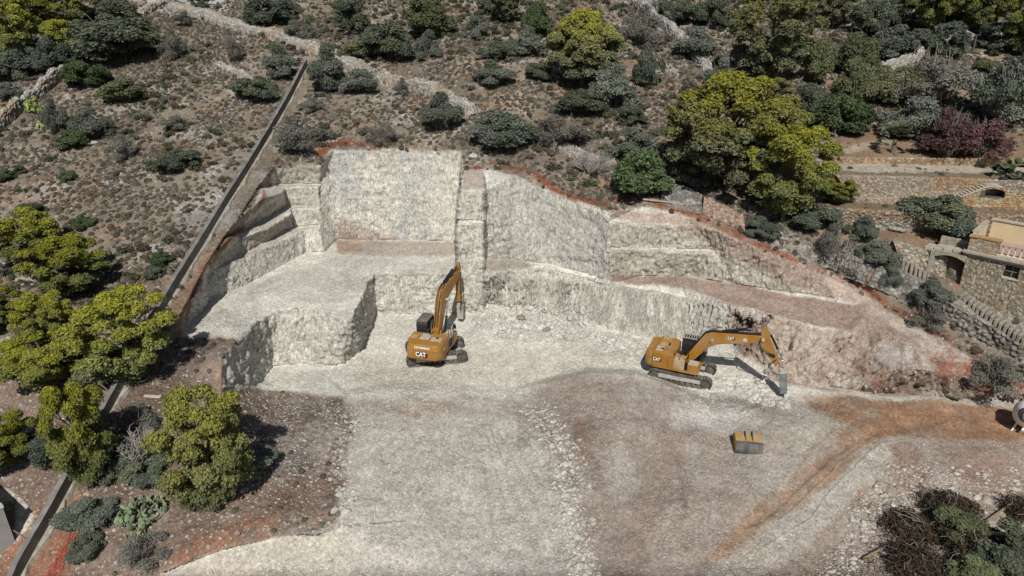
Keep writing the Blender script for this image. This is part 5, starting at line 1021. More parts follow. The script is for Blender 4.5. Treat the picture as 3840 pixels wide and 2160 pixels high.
# ------------------------------------------------------------ things on the yard
p = hit(1880, 1128); b = empty('excavator_bucket', p, math.radians(-9)); tag(b, 'spare digging bucket lying on the gravel, rusty yellow above and worn grey below', 'bucket')
prof = [(-.62, .03)] + [(-.62 + .0 + .62 * (1 - math.cos(a)) * .55 - .12 * math.sin(a), .03 + .70 * math.sin(a)) for a in [k * math.pi / 2 / 7 for k in range(1, 8)]] + [(.55, .80), (.78, .62), (.80, .50), (.52, .64), (-.2, .60), (-.45, .32), (-.50, .03)]
MB().prism(prof, -.85, .85, 'x').build('shell', M_TRK, b, .015)
MB().prism([(-.30, .735), (.50, .825), (.50, .86), (-.30, .77)], -.86, .86, 'x').build('back_plate', M_YELD, b, .006)
for s in (-1, 1): MB().prism([(-.58, .05), (-.50, .45), (-.2, .70), (.55, .78), (.78, .55), (.4, .3), (.1, .05)], s * .85 - .025, s * .85 + .025, 'x').build('side_plate', M_YELD, b)
for x in (-.22, .22): MB().prism([(-.30, .78), (.58, .86), (.50, 1.02), (.30, 1.12), (.1, 1.05), (-.1, .92)], x - .03, x + .03, 'x').build('ear', M_TRK, b, .01)
t_ = MB(); [t_.box((-.7 + k * .35, .84, .50), (.12, .22, .06)) for k in range(5)]; t_.build('teeth', M_TRK, b)
p = hit(2578, 1082); m_ = empty('concrete_mixer', p, math.radians(222), 1.1); tag(m_, 'white mixer drum with a black-ringed mouth, cut by the right edge of the picture', 'concrete mixer')
d = MB(); prev = None; pr = [(1.15, .40), (1.05, .46), (.75, .66), (.25, .88), (-.3, .95), (-.75, .85), (-1.05, .55), (-1.15, .1)]
for x, r in pr:
    cur = [d.bm.verts.new((x, r * math.cos(a), r * math.sin(a))) for a in [6.2832 * k / 32 for k in range(32)]]
    if prev: [d.bm.faces.new((prev[i], prev[(i + 1) % 32], cur[(i + 1) % 32], cur[i])) for i in range(32)]
    prev = cur
d.bm.faces.new(prev); TL = Matrix.Translation((0, 0, 1.15)) @ Matrix.Rotation(-.38, 4, 'Y'); d.bm.transform(TL); dr = d.build('drum', M_WHT, m_, 0, 1, True)
q = MB(); q.rod((1.06, 0, 0), (1.17, 0, 0), .45, n=32); q.bm.transform(TL); q.build('mouth_ring', M_BLK, dr); q = MB(); q.rod((1.16, 0, 0), (1.178, 0, 0), .36, n=28); q.bm.transform(TL); q.build('mouth', M_TRK, dr)
q = MB(); q.tube([(1.2 + .03 * math.sin(3 * a), .44 * math.cos(a), .44 * math.sin(a)) for a in [6.2832 * k / 24 for k in range(25)]], .03); q.tube([(1.25, .35 * math.cos(a) + .1, .35 * math.sin(a)) for a in [6.2832 * k / 20 for k in range(14)]], .025); q.bm.transform(TL); q.build('hose', M_RUB, m_)
lettering('drum_letters', 'S', M_BLK, dr, TL @ Matrix.Translation((.30, -.30, .86)) @ Matrix.Rotation(.25, 4, 'Y') @ Matrix.Rotation(.35, 4, 'X') @ Matrix.Rotation(1.6, 4, 'Z'), .55, .01, .01)
q = MB(); [q.rod((x, y, 0), (x * .6, y * .7, .75), .05) for x in (-.8, .7) for y in (-.55, .55)]; q.box((0, 0, .42), (1.9, .12, .1)); q.build('stand', M_WHT, m_)
def laid(name, a, b, r, m, label, cat, r2=None, lift=None):
    A, B = hit(*a), hit(*b); A.z += r if lift is None else lift; B.z += r if lift is None else lift; e = MB().rod((0, 0, 0), B - A, r, r2, 8).build(name, m, None, 0); e.location = A; return tag(e, label, cat)
M_WOOD = mat('weathered_wood', (.34, .30, .24), rough=.9, var=.25, scale=6); M_POST = mat('grey_post_wood', (.20, .18, .155), rough=.95, var=.25, scale=8)
laid('wooden_pole', (1616, 508), (1758, 524), .09, M_WOOD, 'long pale pole lying along the quarry rim below the grey rounded wall', 'pole', .06, .25)
laid('wooden_pole', (40, 715), (50, 745), .05, M_WOOD, 'pair of thin pale poles lying by the left-hand pines', 'pole')
p = hit(385, 1000); o = MB().box((0, 0, .08), (1.15, .22, .10), Matrix.Rotation(-.12, 3, 'Z')).build('concrete_block', mat('pale_concrete', (.46, .43, .37), rough=.9, var=.15), None, .01); o.location = p; tag(o, 'narrow pale concrete beam lying on the brown soil right of the long wall', 'beam')
# tripod of poles and fence posts
p = hit(1712, 462); e = empty('pole_tripod', p); tag(e, 'three pale poles leaning together beside the rounded stone wall', 'tripod')
for dx_, dy_ in ((-.75, -.2), (.7, -.25), (.05, .6)): MB().rod((dx_, dy_, 0), (-dx_ * .12, -dy_ * .1, 1.75), .045, .035, 6).build('pole', M_WOOD, e)
POSTS = [(762,180,'topmost'),(745,200,'second from the top'),(729,238,'third from the top'),(712,266,'fourth from the top'),(692,298,'fifth from the top'),(672,332,'sixth from the top'),(651,366,'seventh from the top'),(631,402,'eighth from the top'),(609,438,'ninth from the top'),(584,476,'tenth from the top'),(558,520,'beside the quarry corner, eleventh from the top'),(528,572,'twelfth from the top'),(499,620,'thirteenth from the top'),(473,663,'near the glossy green bush'),(446,712,'above the dark shade'),(418,760,'last one above the pines'),(280,1016,'just below the pine clump'),(244,1082,'over the planting bed'),(160,1246,'doubled up by the fallen twigs'),(128,1306,'second lowest'),(84,1390,'lowest of all')]
pm = MB().rod((0, 0, -.15), (0, 0, .85), .045, .04, 6).build('fence_post', M_POST); bpy.data.objects.remove(pm); pm = bpy.data.meshes['fence_post']
def conc_x(py_): return 778 - (py_ - 170) * .5855 if py_ < 790 else 415 - (py_ - 790) * .5387
for x, y, w in POSTS:
    q = hit(conc_x(y) - 2, y) ; o = link(bpy.data.objects.new('fence_post', pm)); o.location = q + Vector((-.22, 0, .92)); o.rotation_euler = (.12, -.55, 0); tag(o, 'leaning wooden post on the long concrete wall, ' + w, 'fence post', 'posts leaning from the concrete wall')
for x, y, w in [(2392, 118, 'leftmost'), (2412, 112, 'second from the left'), (2430, 108, 'third from the left'), (2449, 122, 'rightmost and tallest')]:
    q = hit(x, y); o = link(bpy.data.objects.new('fence_post', pm)); o.location = q; o.scale = (1, 1, 1.9 if 'tall' in w else 1.3); tag(o, 'upright fence post behind the sloping stone wall, ' + w, 'fence post', 'upright fence posts at the upper right')
# long concrete wall down the slope
wp = [hit(conc_x(y), y) for y in range(166, 1500, 14)] + [hit(conc_x(y), y) for y in (1540, 1600, 1660)]
xs = np.array([q.x for q in wp]); ysw = np.array([q.y for q in wp]); cf_ = np.polyfit(ysw, xs, 2)
V = []; F = []
M_CONC = mat('old_concrete', (.19, .183, .168), rough=.92, var=.3, scale=1.6, bump=.02, bscale=9, dirt=(.10, .095, .085), dirt_amt=.6)
M_FOOT = mat('rubble_footing', (.30, .27, .225), rough=.95, var=.3, scale=3, bump=.06, bscale=5)
yy = np.arange(ysw.min(), ysw.max(), .5); cs = MB(); fs = MB(); pv = pf = None; r9 = np.random.default_rng(9)
zg = np.array([ground(float(np.polyval(cf_, y)), float(y)) for y in yy]); zg = np.convolve(np.pad(zg, 4, mode='edge'), np.ones(9) / 9, 'valid')
for i, y in enumerate(yy):
    x = float(np.polyval(cf_, y)); z = zg[i]; j = r9.normal() * .012
    a = [cs.bm.verts.new(c) for c in ((x + .02, y, z - .5), (x + .02, y, z + .98 + j), (x - .28, y, z + 1.0 + j), (x - .30, y, z - .5))]
    w = .12 + .10 * math.sin(i * .7) + .1 * r9.random(); f = [fs.bm.verts.new(c) for c in ((x + w + .3, y, z - .4), (x + w + .1 * r9.random(), y, z + .16 + .08 * r9.random()), (x + .022, y, z + .22), (x + .022, y, z - .4))]
    if pv:
        for k in range(4): cs.bm.faces.new((pv[k], pv[(k + 1) % 4], a[(k + 1) % 4], a[k])); fs.bm.faces.new((pf[k], pf[(k + 1) % 4], f[(k + 1) % 4], f[k]))
    pv, pf = a, f
e = empty('concrete_wall', (0, 0, 0)); cs.build('wall_panel', M_CONC, e); fs.build('footing', M_FOOT, e); tag(e, 'long straight grey concrete wall running down the whole left slope', 'wall')
# orange netting, grey building, planting bed
ne = MB(); A0 = [hit(178, 1345), hit(152, 1400), hit(128, 1452), hit(100, 1510)]; B0 = [hit(196, 1352), hit(178, 1405), hit(158, 1458), hit(135, 1515)]; ca = resample(A0, .16); cb = resample(B0, .16); n = min(len(ca), len(cb))
ca = [A0[0].lerp(A0[-1], i / (n - 1)) for i in range(n)]; cb = [B0[0].lerp(B0[-1], i / (n - 1)) for i in range(n)]; 
def net(i, j): q = ca[i].lerp(cb[i], j / 7); return Vector((q.x, q.y, ground(q.x, q.y) + .08 + .10 * abs(math.sin(i * .6 + j)) + .06 * math.sin(j * 2.1 + i * .3)))
for i in range(n):
    ne.tube([net(i, j) for j in range(8)], .016, 4)
    if i % 1 == 0 and i < n - 1: [ne.tube([net(i, j), net(i + 1, j)], .016, 4) for j in range(8)]
o = ne.build('safety_netting', mat('orange_plastic', (.40, .085, .05), rough=.7, var=.2)); tag(o, 'crumpled strip of orange plastic netting on the ground beside the long wall', 'netting')
M_PLAS = mat('grey_render', (.30, .30, .285), rough=.9, var=.1, scale=1.2, dirt=(.18, .17, .16), dirt_amt=.4)
a, c = hit(38, 1362), hit(-110, 1470); e = empty('concrete_building', a); dv = (c - a); dv.z = 0; L_ = dv.length; ang = math.atan2(dv.y, dv.x); e.rotation_euler = (0, 0, ang)
MB().prism([(0, -1.0), (0, 2.3), (L_, 2.3), (L_, -1.5)], 0, -.3).build('wall', M_PLAS, e); MB().prism([(-.05, 2.3), (L_, 2.3), (L_, 2.4), (-.05, 2.4)], .04, -.42).build('coping', mat('pale_coping', (.45, .44, .41), rough=.9), e)
MB().prism([(.0, 2.1), (L_, 2.1), (L_, 2.2), (.0, 2.2)], -.42, -4.5).build('roof', mat('cream_roof', (.52, .48, .40), rough=.9), e); tag(e, 'grey rendered wall with a pale coping at the bottom left corner', 'building')
for x, lab in ((128, 'left'), (152, 'middle'), (186, 'right')): place('green', (x - 10, 1156, x + 12, 1172), lab + ' one of the three tiny clipped shrubs in the brown planting bed', cat='shrub', group='shrubs and small trees')
laid('timber_edging', (132, 1180), (246, 1200), .12, mat('dark_timber', (.06, .045, .035), rough=.9), 'dark timber edging below the brown planting bed', 'edging')
# ------------------------------------------------------------ stone house, steps and terraces
def stone_box_mesh(name, polys, parent, c0, c1, warm, wf, freq=3.2, amp=.05, seed=0, m=None):
    """polys: list of (outline 3D points, outward normal); subdivided and given a masonry skin"""
    bm = bmesh.new()
    for pts in polys:
        vs = [bm.verts.new(p) for p in pts]; bm.faces.new(vs)
    bmesh.ops.triangulate(bm, faces=bm.faces)
    for _ in range(7):
        e = [x for x in bm.edges if x.calc_length() > .16]
        if not e: break
        bmesh.ops.subdivide_edges(bm, edges=e, cuts=1); bmesh.ops.triangulate(bm, faces=[f for f in bm.faces if len(f.verts) > 3])
    bm.normal_update(); P = np.array([v.co[:] for v in bm.verts]); N_ = np.array([v.normal[:] for v in bm.verts]); F = np.array([[v.index for v in f.verts] for f in bm.faces]); bm.free()
    P, C = stone_skin(P, N_, freq, amp, c0, c1, warm, wf, seed); o = link(bpy.data.objects.new(name, np_mesh(name, P, F, C, [m or M_WALL])), parent); return o
hc = point(2413, 716, 5.5)[0]; hr_ = point(2576, 661, 8.4)[0]; hd = Vector((hr_.x - hc.x, hr_.y - hc.y, 0)).normalized(); hn = Vector((-hd.y, hd.x, 0))     # hd along the front, hn into the house
def onf(px_, py_, off=0):
    d = Vector(ray(px_, py_)); o = Vector((0, 0, CAMH)); c = hc + hn * off; t = (c - o).dot(hn) / d.dot(hn); q = o + d * t; return (q - hc).dot(hd), q.z
def W3(u, z, v=0.0): return hc + hd * u + hn * v + Vector((0, 0, z - hc.z))
ztop = 8.35; u0, ww = 0.0, 11.0; zb = 2.2
house = empty('stone_house', (0, 0, 0)); tag(house, 'stone house cut by the right edge, with a balustraded roof terrace and one dark window', 'house')
wu0, wz1 = onf(2531, 667); wu1, _ = onf(2568, 674); _, wz0 = onf(2526, 697); wz0 = min(wz0, wz1 - .8)
def fp(us, zs, v=0): return [W3(u, z, v)[:] for u, z in zip(us, zs)]
faces = [fp((0, wu0, wu0, 0), (zb, zb, ztop, ztop)), fp((wu1, ww, ww, wu1), (zb, zb, ztop, ztop)), fp((wu0, wu1, wu1, wu0), (zb, zb, wz0, wz0)), fp((wu0, wu1, wu1, wu0), (wz1, wz1, ztop, ztop)),
 [W3(0, zb, 7)[:], W3(0, zb, 0)[:], W3(0, ztop, 0)[:], W3(0, ztop, 7)[:]]]
stone_box_mesh('wall', faces, house, (.33, .29, .225), (.40, .355, .28), (.36, .26, .16), .5, freq=3.6, amp=.06, seed=31)
M_TRIM = mat('dressed_stone', (.40, .37, .31), rough=.9, var=.15, scale=4, dirt=(.15, .13, .11), dirt_amt=.5); M_CREAM = mat('cream_render', (.56, .46, .29), rough=.9, var=.06, scale=1); M_PINK = mat('pink_terrace_tiles', (.38, .26, .22), rough=.85, var=.12, scale=5); M_BAL = mat('cream_balusters', (.55, .47, .37), rough=.8, var=.08); M_BALP = mat('pink_stone', (.42, .34, .30), rough=.85, var=.08)
RH = hd.to_track_quat('X', 'Z').to_matrix()
RH = Matrix((hd, hn, Vector((0, 0, 1)))).transposed()
def hbox(name, u0, u1, z0, z1, v0, v1, m, par, bevel=.01): c = W3((u0 + u1) / 2, (z0 + z1) / 2, (v0 + v1) / 2); return MB().box(c, (abs(u1 - u0), abs(v1 - v0), abs(z1 - z0)), RH).build(name, m, par, bevel)
hbox('cornice', -.35, ww, 8.30, 8.48, -.32, .5, M_TRIM, house); hbox('cornice', -.25, ww, 8.12, 8.28, -.18, .5, M_TRIM, house)
fr = hbox('window', wu0 - .02, wu1 + .02, wz0 - .02, wz1 + .02, .28, .34, M_BLK, house, 0); hbox('sill', wu0 - .1, wu1 + .1, wz0 - .12, wz0, -.06, .3, mat('pale_surround', (.44, .39, .31), rough=.9), fr)
wm = (wu0 + wu1) / 2; hbox('frame', wm - .03, wm + .03, wz0, wz1, .22, .27, M_POST, fr, 0); hbox('frame', wu0, wu1, (wz0 + wz1) / 2 - .03, (wz0 + wz1) / 2 + .03, .22, .27, M_POST, fr, 0)

# roof terrace: corner pier, floor, balustrade, back wall
pu, _ = onf(2508, 640); pu = max(1.6, min(pu, 3.0))
stone_box_mesh('parapet', [fp((-.1, pu, pu, -.1), (8.46, 8.46, 9.62, 9.62), -.05), [W3(-.1, 8.46, 2.4)[:], W3(-.1, 8.46, -.05)[:], W3(-.1, 9.62, -.05)[:], W3(-.1, 9.62, 2.4)[:]], [W3(pu, 8.46, -.05)[:], W3(pu, 8.46, .4)[:], W3(pu, 9.62, .4)[:], W3(pu, 9.62, -.05)[:]]], house, (.40, .35, .28), (.44, .39, .31), (.40, .27, .14), .4, freq=4, amp=.04, seed=33)
hbox('coping', -.2, pu + .1, 9.60, 9.74, -.12, .5, mat('ochre_tiles', (.36, .24, .12), rough=.9, var=.3), house)
hbox('terrace_floor', 0, ww, 8.44, 8.52, 0, 4.2, M_PINK, house, 0); hbox('back_wall', .4, ww, 8.5, 10.15, 4.2, 4.5, M_CREAM, house); hbox('coping', .3, ww, 10.15, 10.27, 4.1, 4.65, M_TRIM, house)
hbox('side_wall', -.1, .15, 8.5, 9.9, .4, 4.4, M_CREAM, house); hbox('coping', -.18, .24, 9.9, 10.0, .4, 4.5, M_TRIM, house)
bal = hbox('balustrade', pu, ww, 9.36, 9.50, -.02, .26, M_BALP, house); hbox('plinth', pu, ww, 8.50, 8.64, -.02, .28, M_BAL, bal)
k = 0; u = pu + .25; b0 = None
while u < ww - .2 and k < 24:
    if b0 is None:
        mb = MB(); prev = None
        for z, r in [(0, .085), (.06, .085), (.10, .05), (.26, .105), (.42, .055), (.60, .045), (.66, .08), (.72, .08)]:
            cur = [mb.bm.verts.new((r * math.cos(6.2832 * i / 10), r * math.sin(6.2832 * i / 10), z)) for i in range(10)]
            if prev: [mb.bm.faces.new((prev[i], prev[(i + 1) % 10], cur[(i + 1) % 10], cur[i])) for i in range(10)]
            prev = cur
        b0 = mb.build('baluster', M_BAL, bal, 0, 1, True); o = b0
    else: o = b0.copy(); link(o, bal)
    o.location = W3(u, 8.64, .12); u += .40; k += 1
# roofed entrance recess beside the house, with steps over its arch
ent = empty('entrance_porch', (0, 0, 0)); tag(ent, 'dark arched entrance between the stone house and the yard wall, with short steps over it', 'porch')
eu0, ez = onf(2380, 640); eu0 = min(-2.2, max(eu0, -3.2)); M_DARKST = mat('rough_stone', (.33, .29, .23), rough=.95, var=.25, scale=3, bump=.04, bscale=6)
hbox('jamb', eu0 - .35, eu0, 4.6, 7.9, -.1, 3.4, M_DARKST, ent); hbox('back_wall', eu0, .05, 4.6, 7.9, 3.1, 3.4, M_DARKST, ent)
ar = MB(); pts = [(eu0, 7.45)] + [(eu0 + (0 - eu0) * k / 8, 7.45 + .30 * math.sin(math.pi * k / 8)) for k in range(1, 8)] + [(0, 7.45), (0, 8.0), (eu0, 8.0)]; ar.prism(pts, -.12, .5); ar.box(((eu0) / 2, 1.9, 7.85), (-eu0, 2.8, .25)); ar.bm.transform(Matrix.Translation(hc - Vector((0, 0, hc.z))) @ RH.to_4x4()); ar.build('arch', M_DARKST, ent)
hbox('floor', eu0, 0, 4.9, 5.45, -.6, 3.2, mat('terracotta', (.32, .17, .12), rough=.9, var=.3), ent)
hbox('door', eu0 + .35, eu0 + 1.15, 5.45, 7.3, 1.15, 1.22, mat('pale_door', (.40, .37, .32), rough=.8), ent)
for k in range(4): hbox('step', eu0 - .9 + .68 * k, eu0 - .28 + .68 * k, 7.75 + .10 * k, 8.02 + .10 * k, .0, 1.3, M_TRIM, ent, .02)
hbox('parapet', eu0 - .2, -.3, 8.0, 8.75, 1.5, 1.8, M_DARKST, ent)
def flight(a, b, n, wid, label, seed, tread=.18):
    """worn stone steps between two sighted points (x, y, level)"""
    A, B = point(*a)[0], point(*b)[0]; d = B - A; h = Vector((d.x, d.y, 0)); L_ = h.length / n; h.normalize(); s = Vector((-h.y, h.x, 0)); e = empty('stone_steps', A); tag(e, label, 'steps', 'stone stairways'); r = np.random.default_rng(seed)
    R_ = Matrix((h, s, Vector((0, 0, 1)))).transposed()
    for i in range(n):
        c = d * ((i + .5) / n); MB().box(c + Vector((0, 0, -.28 + .03 * r.normal())), (L_ * .72, wid, .62), R_ @ Matrix.Rotation(.05 * r.normal(), 3, 'Z')).build('step', M_TRIM2, e, .05)
    return e
M_TRIM2 = mat('worn_steps', (.27, .255, .215), rough=.95, var=.3, scale=3, bump=.04, bscale=7, dirt=(.16, .14, .09), dirt_amt=.7)
flight((2268, 655, 6.95), (2362, 712, 5.55), 9, 1.5, 'upper flight of worn stone steps between the two grey walls', 1); flight((2418, 736, 5.35), (2600, 860, 3.1), 16, 1.15, 'lower flight of overgrown stone steps in front of the house', 2)
# stairway with an arched niche on the terraces
q0 = point(2408, 512, 10.1)[0]; q1 = point(2600, 524, 9.95)[0]; sd = (q1 - q0); sd.z = 0; sd.normalize(); sn = Vector((-sd.y, sd.x, 0)); RS = Matrix((sd, sn, Vector((0, 0, 1)))).transposed(); st = empty('terrace_stairway', (0, 0, 0)); tag(st, 'stone stairway with dark gaps between its treads, climbing over an arched niche', 'stairway', 'stone stairways')
def ons(px_, py_, off=-.55):
    d = Vector(ray(px_, py_)); o = Vector((0, 0, CAMH)); c = q0 + sn * off; t = (c - o).dot(sn) / d.dot(sn); q = o + d * t; return (q - q0).dot(sd), q.z
def S3(u, z, v): return q0 + sd * u + sn * v + Vector((0, 0, z - q0.z))
sA, sB, sC, sD = ons(2408, 500), ons(2484, 470), ons(2520, 470), ons(2580, 497); n0, n1_, nt = ons(2463, 496), ons(2527, 496), ons(2495, 475)
out = [(sA[0], 9.6), (sD[0] + .5, 9.6), (sD[0] + .5, sD[1]), sC, sB, sA]; nz0 = n0[1]; niche = [(n0[0], nz0), (n1_[0], nz0), (n1_[0], nz0 + (nt[1] - nz0) * .45)] + [((n0[0] + n1_[0]) / 2 + (n1_[0] - n0[0]) / 2 * math.cos(a), nz0 + (nt[1] - nz0) * (.45 + .55 * math.sin(a))) for a in [math.pi * k / 8 for k in range(1, 8)]] + [(n0[0], nz0 + (nt[1] - nz0) * .45)]
tri = geometry.tessellate_polygon([[Vector((*p, 0)) for p in out], [Vector((*p, 0)) for p in niche[::-1]]]); allp = out + niche[::-1]
stone_box_mesh('front', [[S3(*allp[i], -.55)[:] for i in t] for t in tri], st, (.40, .31, .20), (.45, .38, .28), (.40, .22, .09), .6, freq=3.6, amp=.05, seed=41)
mb = MB(); ring = [(p, S3(*p, -.54), S3(*p, .55)) for p in niche]
va = [mb.bm.verts.new(r[1]) for r in ring]; vb = [mb.bm.verts.new(r[2]) for r in ring]
for i in range(len(ring)): mb.bm.faces.new((va[i], va[(i + 1) % len(ring)], vb[(i + 1) % len(ring)], vb[i]))
mb.bm.faces.new(vb); mb.build('niche', mat('niche_shade_stone', (.10, .085, .07), rough=.95), st)  # the shade inside the recess is put into this dark colour
cS = lambda u, z, v, d: MB().box(S3(u, z, v), d, RS)
cS((sB[0] + sC[0]) / 2, sB[1] + .02, .3, (sC[0] - sB[0] + .1, 1.8, .14)).build('landing', M_TRIM, st, .02)
for k in range(9):
    f = (k + .3) / 9; uu_ = sA[0] + (sB[0] - sA[0]) * f; zz = sA[1] + (sB[1] - sA[1]) * f; cS(uu_, zz + .04, .05, (.40, 1.35, .12)).build('step', M_TRIM, st, .015)
MB().prism([(sA[0], 9.6), (sB[0], 9.6), (sB[0], sB[1] - .3), (sA[0], sA[1] - .3)], -.5, .6).build('core', bpy.data.materials['niche_shade_stone'], st).matrix_world = Matrix.Translation(q0 - Vector((0, 0, q0.z))) @ RS.to_4x4()  # dark core paints in the shade of the gaps between treads
cS(sA[0] - .7, sA[1] - .05, -.1, (1.4, .9, .12)).build('landing', M_TRIM, st, .02)
# filled sacks
M_SACK = mat('pale_sacks', (.30, .29, .25), rough=.85, var=.15, scale=4)
for i, (x, y, a, w) in enumerate([(2204, 570, .5, 'leftmost of the front row'), (2212, 556, .5, 'topmost at the left of'), (2222, 562, .5, 'second from the left of'), (2234, 560, .5, 'third from the left of'), (2244, 560, .5, 'fourth from the left of'), (2254, 562, .5, 'rightmost upper one of'), (2240, 574, .3, 'left one of three in front'), (2250, 576, .3, 'middle one of three in front'), (2262, 578, .4, 'right one of three in front')]):
    q = hit(x, y + 6); mb = MB(); mb.ball((0, 0, .22), (.42, 1.0, .36), 3)
    for v in mb.bm.verts: v.co.y *= 1 - .15 * abs(v.co.x); v.co.z += .03 * math.sin(v.co.y * 12 + i)
    o = mb.build('sack', M_SACK, None, 0, 1, True); o.location = q; o.rotation_euler = (0, 0, a); tag(o, w + (' the pile of filled sacks below the terrace wall' if ' of' == w[-3:] else ' of the sacks below the terrace wall'), 'sack', 'filled sacks by the terrace wall')

# ------------------------------------------------------------ palms, prickly pears, dead wood
M_PALM = mat('palm_leaf', (.11, .125, .07), rough=.6, var=.25, scale=3); M_PALMD = mat('green_palm_leaf', (.045, .075, .03), rough=.6, var=.25, scale=3)
def palm(px_, py_, R, nf, label, m, trunk=.6, hgt=1.0):
    q = hit(px_, py_); e = empty('palm', q); tag(e, label, 'palm', 'fan palms'); r = np.random.default_rng(int(px_)); mb = MB()
    for i in range(nf):
        a = r.random() * 6.283; el = -.1 + 1.35 * r.random(); c = Vector((math.cos(a) * math.cos(el), math.sin(a) * math.cos(el), math.sin(el) * hgt)) * R * (.55 + .3 * r.random()) + Vector((0, 0, trunk)); st_ = Vector((0, 0, trunk)); d = (c - st_).normalized(); s = d.cross(Vector((0, 0, 1))).normalized(); up = s.cross(d)
        for k in range(11): t = (k - 5) * .26; tip = c + (d * math.cos(t) + s * math.sin(t)) * R * .42 - up * .06 + Vector((0, 0, -.08)); b_ = s * .03 * R; mid = c + (d * math.cos(t) + s * math.sin(t)) * R * .2; w = (s * math.cos(t) - d * math.sin(t)) * .045 * R; v = [mb.bm.verts.new(x) for x in (c, mid + w, tip, mid - w)]; mb.bm.faces.new(v)
    mb.build('fronds', m, e); MB().rod((0, 0, -.1), (0, 0, trunk + .1), .22, .16, 10).build('trunk', M_BARK, e)
palm(2245, 385, 1.5, 34, 'tall grey-green fan palm casting a shadow on the terrace path', M_PALM, 1.2, 1.3); palm(2520, 452, 1.25, 30, 'dark green fan palm beside the paved terrace, left of its neighbour', M_PALMD, .3); palm(2562, 448, 1.4, 30, 'dark green fan palm cut by the right edge beside the paved terrace', M_PALMD, .4)
palm(2225, 335, .9, 20, 'small fan palm above and left of the tall one', M_PALM, .4)
M_PAD = leaf_mat('cactus_pad', .0, .25)
PADM = {}
def cactus(px_, py_, W_, H_, n, label, col, seed, s=.20):
    q = hit(px_, py_); e = empty('prickly_pear', q); tag(e, label, 'cactus', 'prickly pears'); r = np.random.default_rng(seed); V, F = ICO2; VV = []; CC = []
    global PADM
    for i in range(min(n, 100)):
        a = r.random() * 6.283; rr = r.random() ** .6; c = (math.cos(a) * rr * W_ / 2, math.sin(a) * rr * W_ / 2, H_ * (.15 + .85 * r.random()) * (1 - .6 * rr ** 2)); k = s * (.8 + .4 * r.random())
        if seed not in PADM: PADM[seed] = np_mesh('pad', V * np.array([.62, .13, 1]), F, np.repeat(np.asarray(col)[None], len(V), 0), [M_PAD], smooth=True)
        o = link(bpy.data.objects.new('pad', PADM[seed]), e); o.location = c; o.scale = (k, k, k); o.rotation_euler = (r.normal() * .5, r.normal() * .45, r.random() * 6.28)
    MB().tube([(0, 0, -.1), (.05, .02, H_ * .5), (.2, 0, H_ * .7)], .07).tube([(0, 0, 0), (-.3, .1, H_ * .4), (-.45, .1, H_ * .6)], .06).build('stem', M_TWIG, e)
cactus(360, 1300, 2.5, 1.25, 120, 'large prickly pear with grey-green pads on the bottom left slope', (.20, .26, .15), 3)
cactus(338, 1345, 1.2, .35, 16, 'few low yellowish prickly pear pads just below the large one', (.30, .33, .14), 4); cactus(90, 285, 2.2, 1.8, 60, 'bright yellow-green prickly pear by the wall at the left edge', (.26, .32, .09), 5, .22); cactus(190, 172, 1.5, 1.0, 30, 'prickly pear at the end of the narrow wall', (.20, .24, .10), 6); cactus(112, 318, 1.3, .7, 24, 'small yellowish prickly pear below the bright one', (.30, .31, .10), 7)
def dead(px_, py_, R, Hh, n, label, m, seed, up=.4, r0=.06, name='dead_tree', lean=(0, 0), cat='dead tree', grp='dead wood', depth=3):
    q = hit(px_, py_); e = empty(name, q); tag(e, label, cat, grp); r = np.random.default_rng(seed); sg = twigs(r, n, R, Hh, r0, up, depth)
    for s_ in list(sg)[:n * 5]: tip = np.array(s_[-1][0]); d = unit(r, 1)[0]; d[2] = abs(d[2]) * .6; sg.append(wob(r, tip, tip + d * R * .3, 3, R * .03, r0 * .22, r0 * .08))
    if lean != (0, 0): sg = [[((p[0] + lean[0] * max(0, p[2]), p[1] + lean[1] * max(0, p[2]), p[2]), rd) for p, rd in s_] for s_ in sg]
    link(bpy.data.objects.new('branches', np_mesh('branches', *limb_mesh(sg, 5), mats=[m])), e); MB().rod((0, 0, -.2), (lean[0] * .5, lean[1] * .5, .6), r0 * 2, r0 * 1.3, 8).build('trunk', m, e)
dead(1490, 435, 2.6, 2.3, 30, 'bleached fallen branches fanning out at the quarry rim', M_BLEACH, 21, .15, .05, depth=4)
dead(362, 1175, 1.9, 2.6, 16, 'bare dead tree with pale branches in the shade below the long wall', M_BLEACH, 22, .5, .055, depth=4)
dead(2102, 678, 2.2, 3.0, 9, 'gnarled bare olive rooted at the top of the east face', M_BLEACH, 23, .5, .09, depth=4); dead(2160, 700, 1.9, 2.4, 8, 'second gnarled olive, right of the first, with pale forked limbs', M_BLEACH, 24, .4, .08, depth=4)
dead(430, 150, 1.6, 2.6, 9, 'spindly bare sapling near the crest of the left hillside', M_TWIG, 25, .8, .03); dead(598, 155, 1.5, 2.4, 9, 'spindly grey sapling under the long dry-stone wall', M_TWIG, 26, .8, .03); dead(245, 345, 1.6, 2.4, 10, 'dark bare branches of the slender grey-green tree', M_TWIG, 27, .7, .035)
dead(325, 395, 1.4, 1.9, 10, 'dry twiggy sapling in the middle of the left hillside', M_TWIG, 28, .6, .025); dead(430, 440, 1.3, 1.8, 9, 'dry sapling by the dark low bush, middle left', M_TWIG, 29, .7, .025); dead(712, 250, 1.5, 2.2, 9, 'thin bare tree beside the upper posts of the long wall', M_TWIG, 30, .7, .03); dead(1905, 130, 2.0, 3.4, 8, 'dark bare limbs showing through the loose pine', M_TWIG, 31, .8, .05)
dead(330, 960, 1.7, 1.2, 22, 'pale dead twigs under the pine beside the long wall', M_BLEACH, 33, .2, .018)
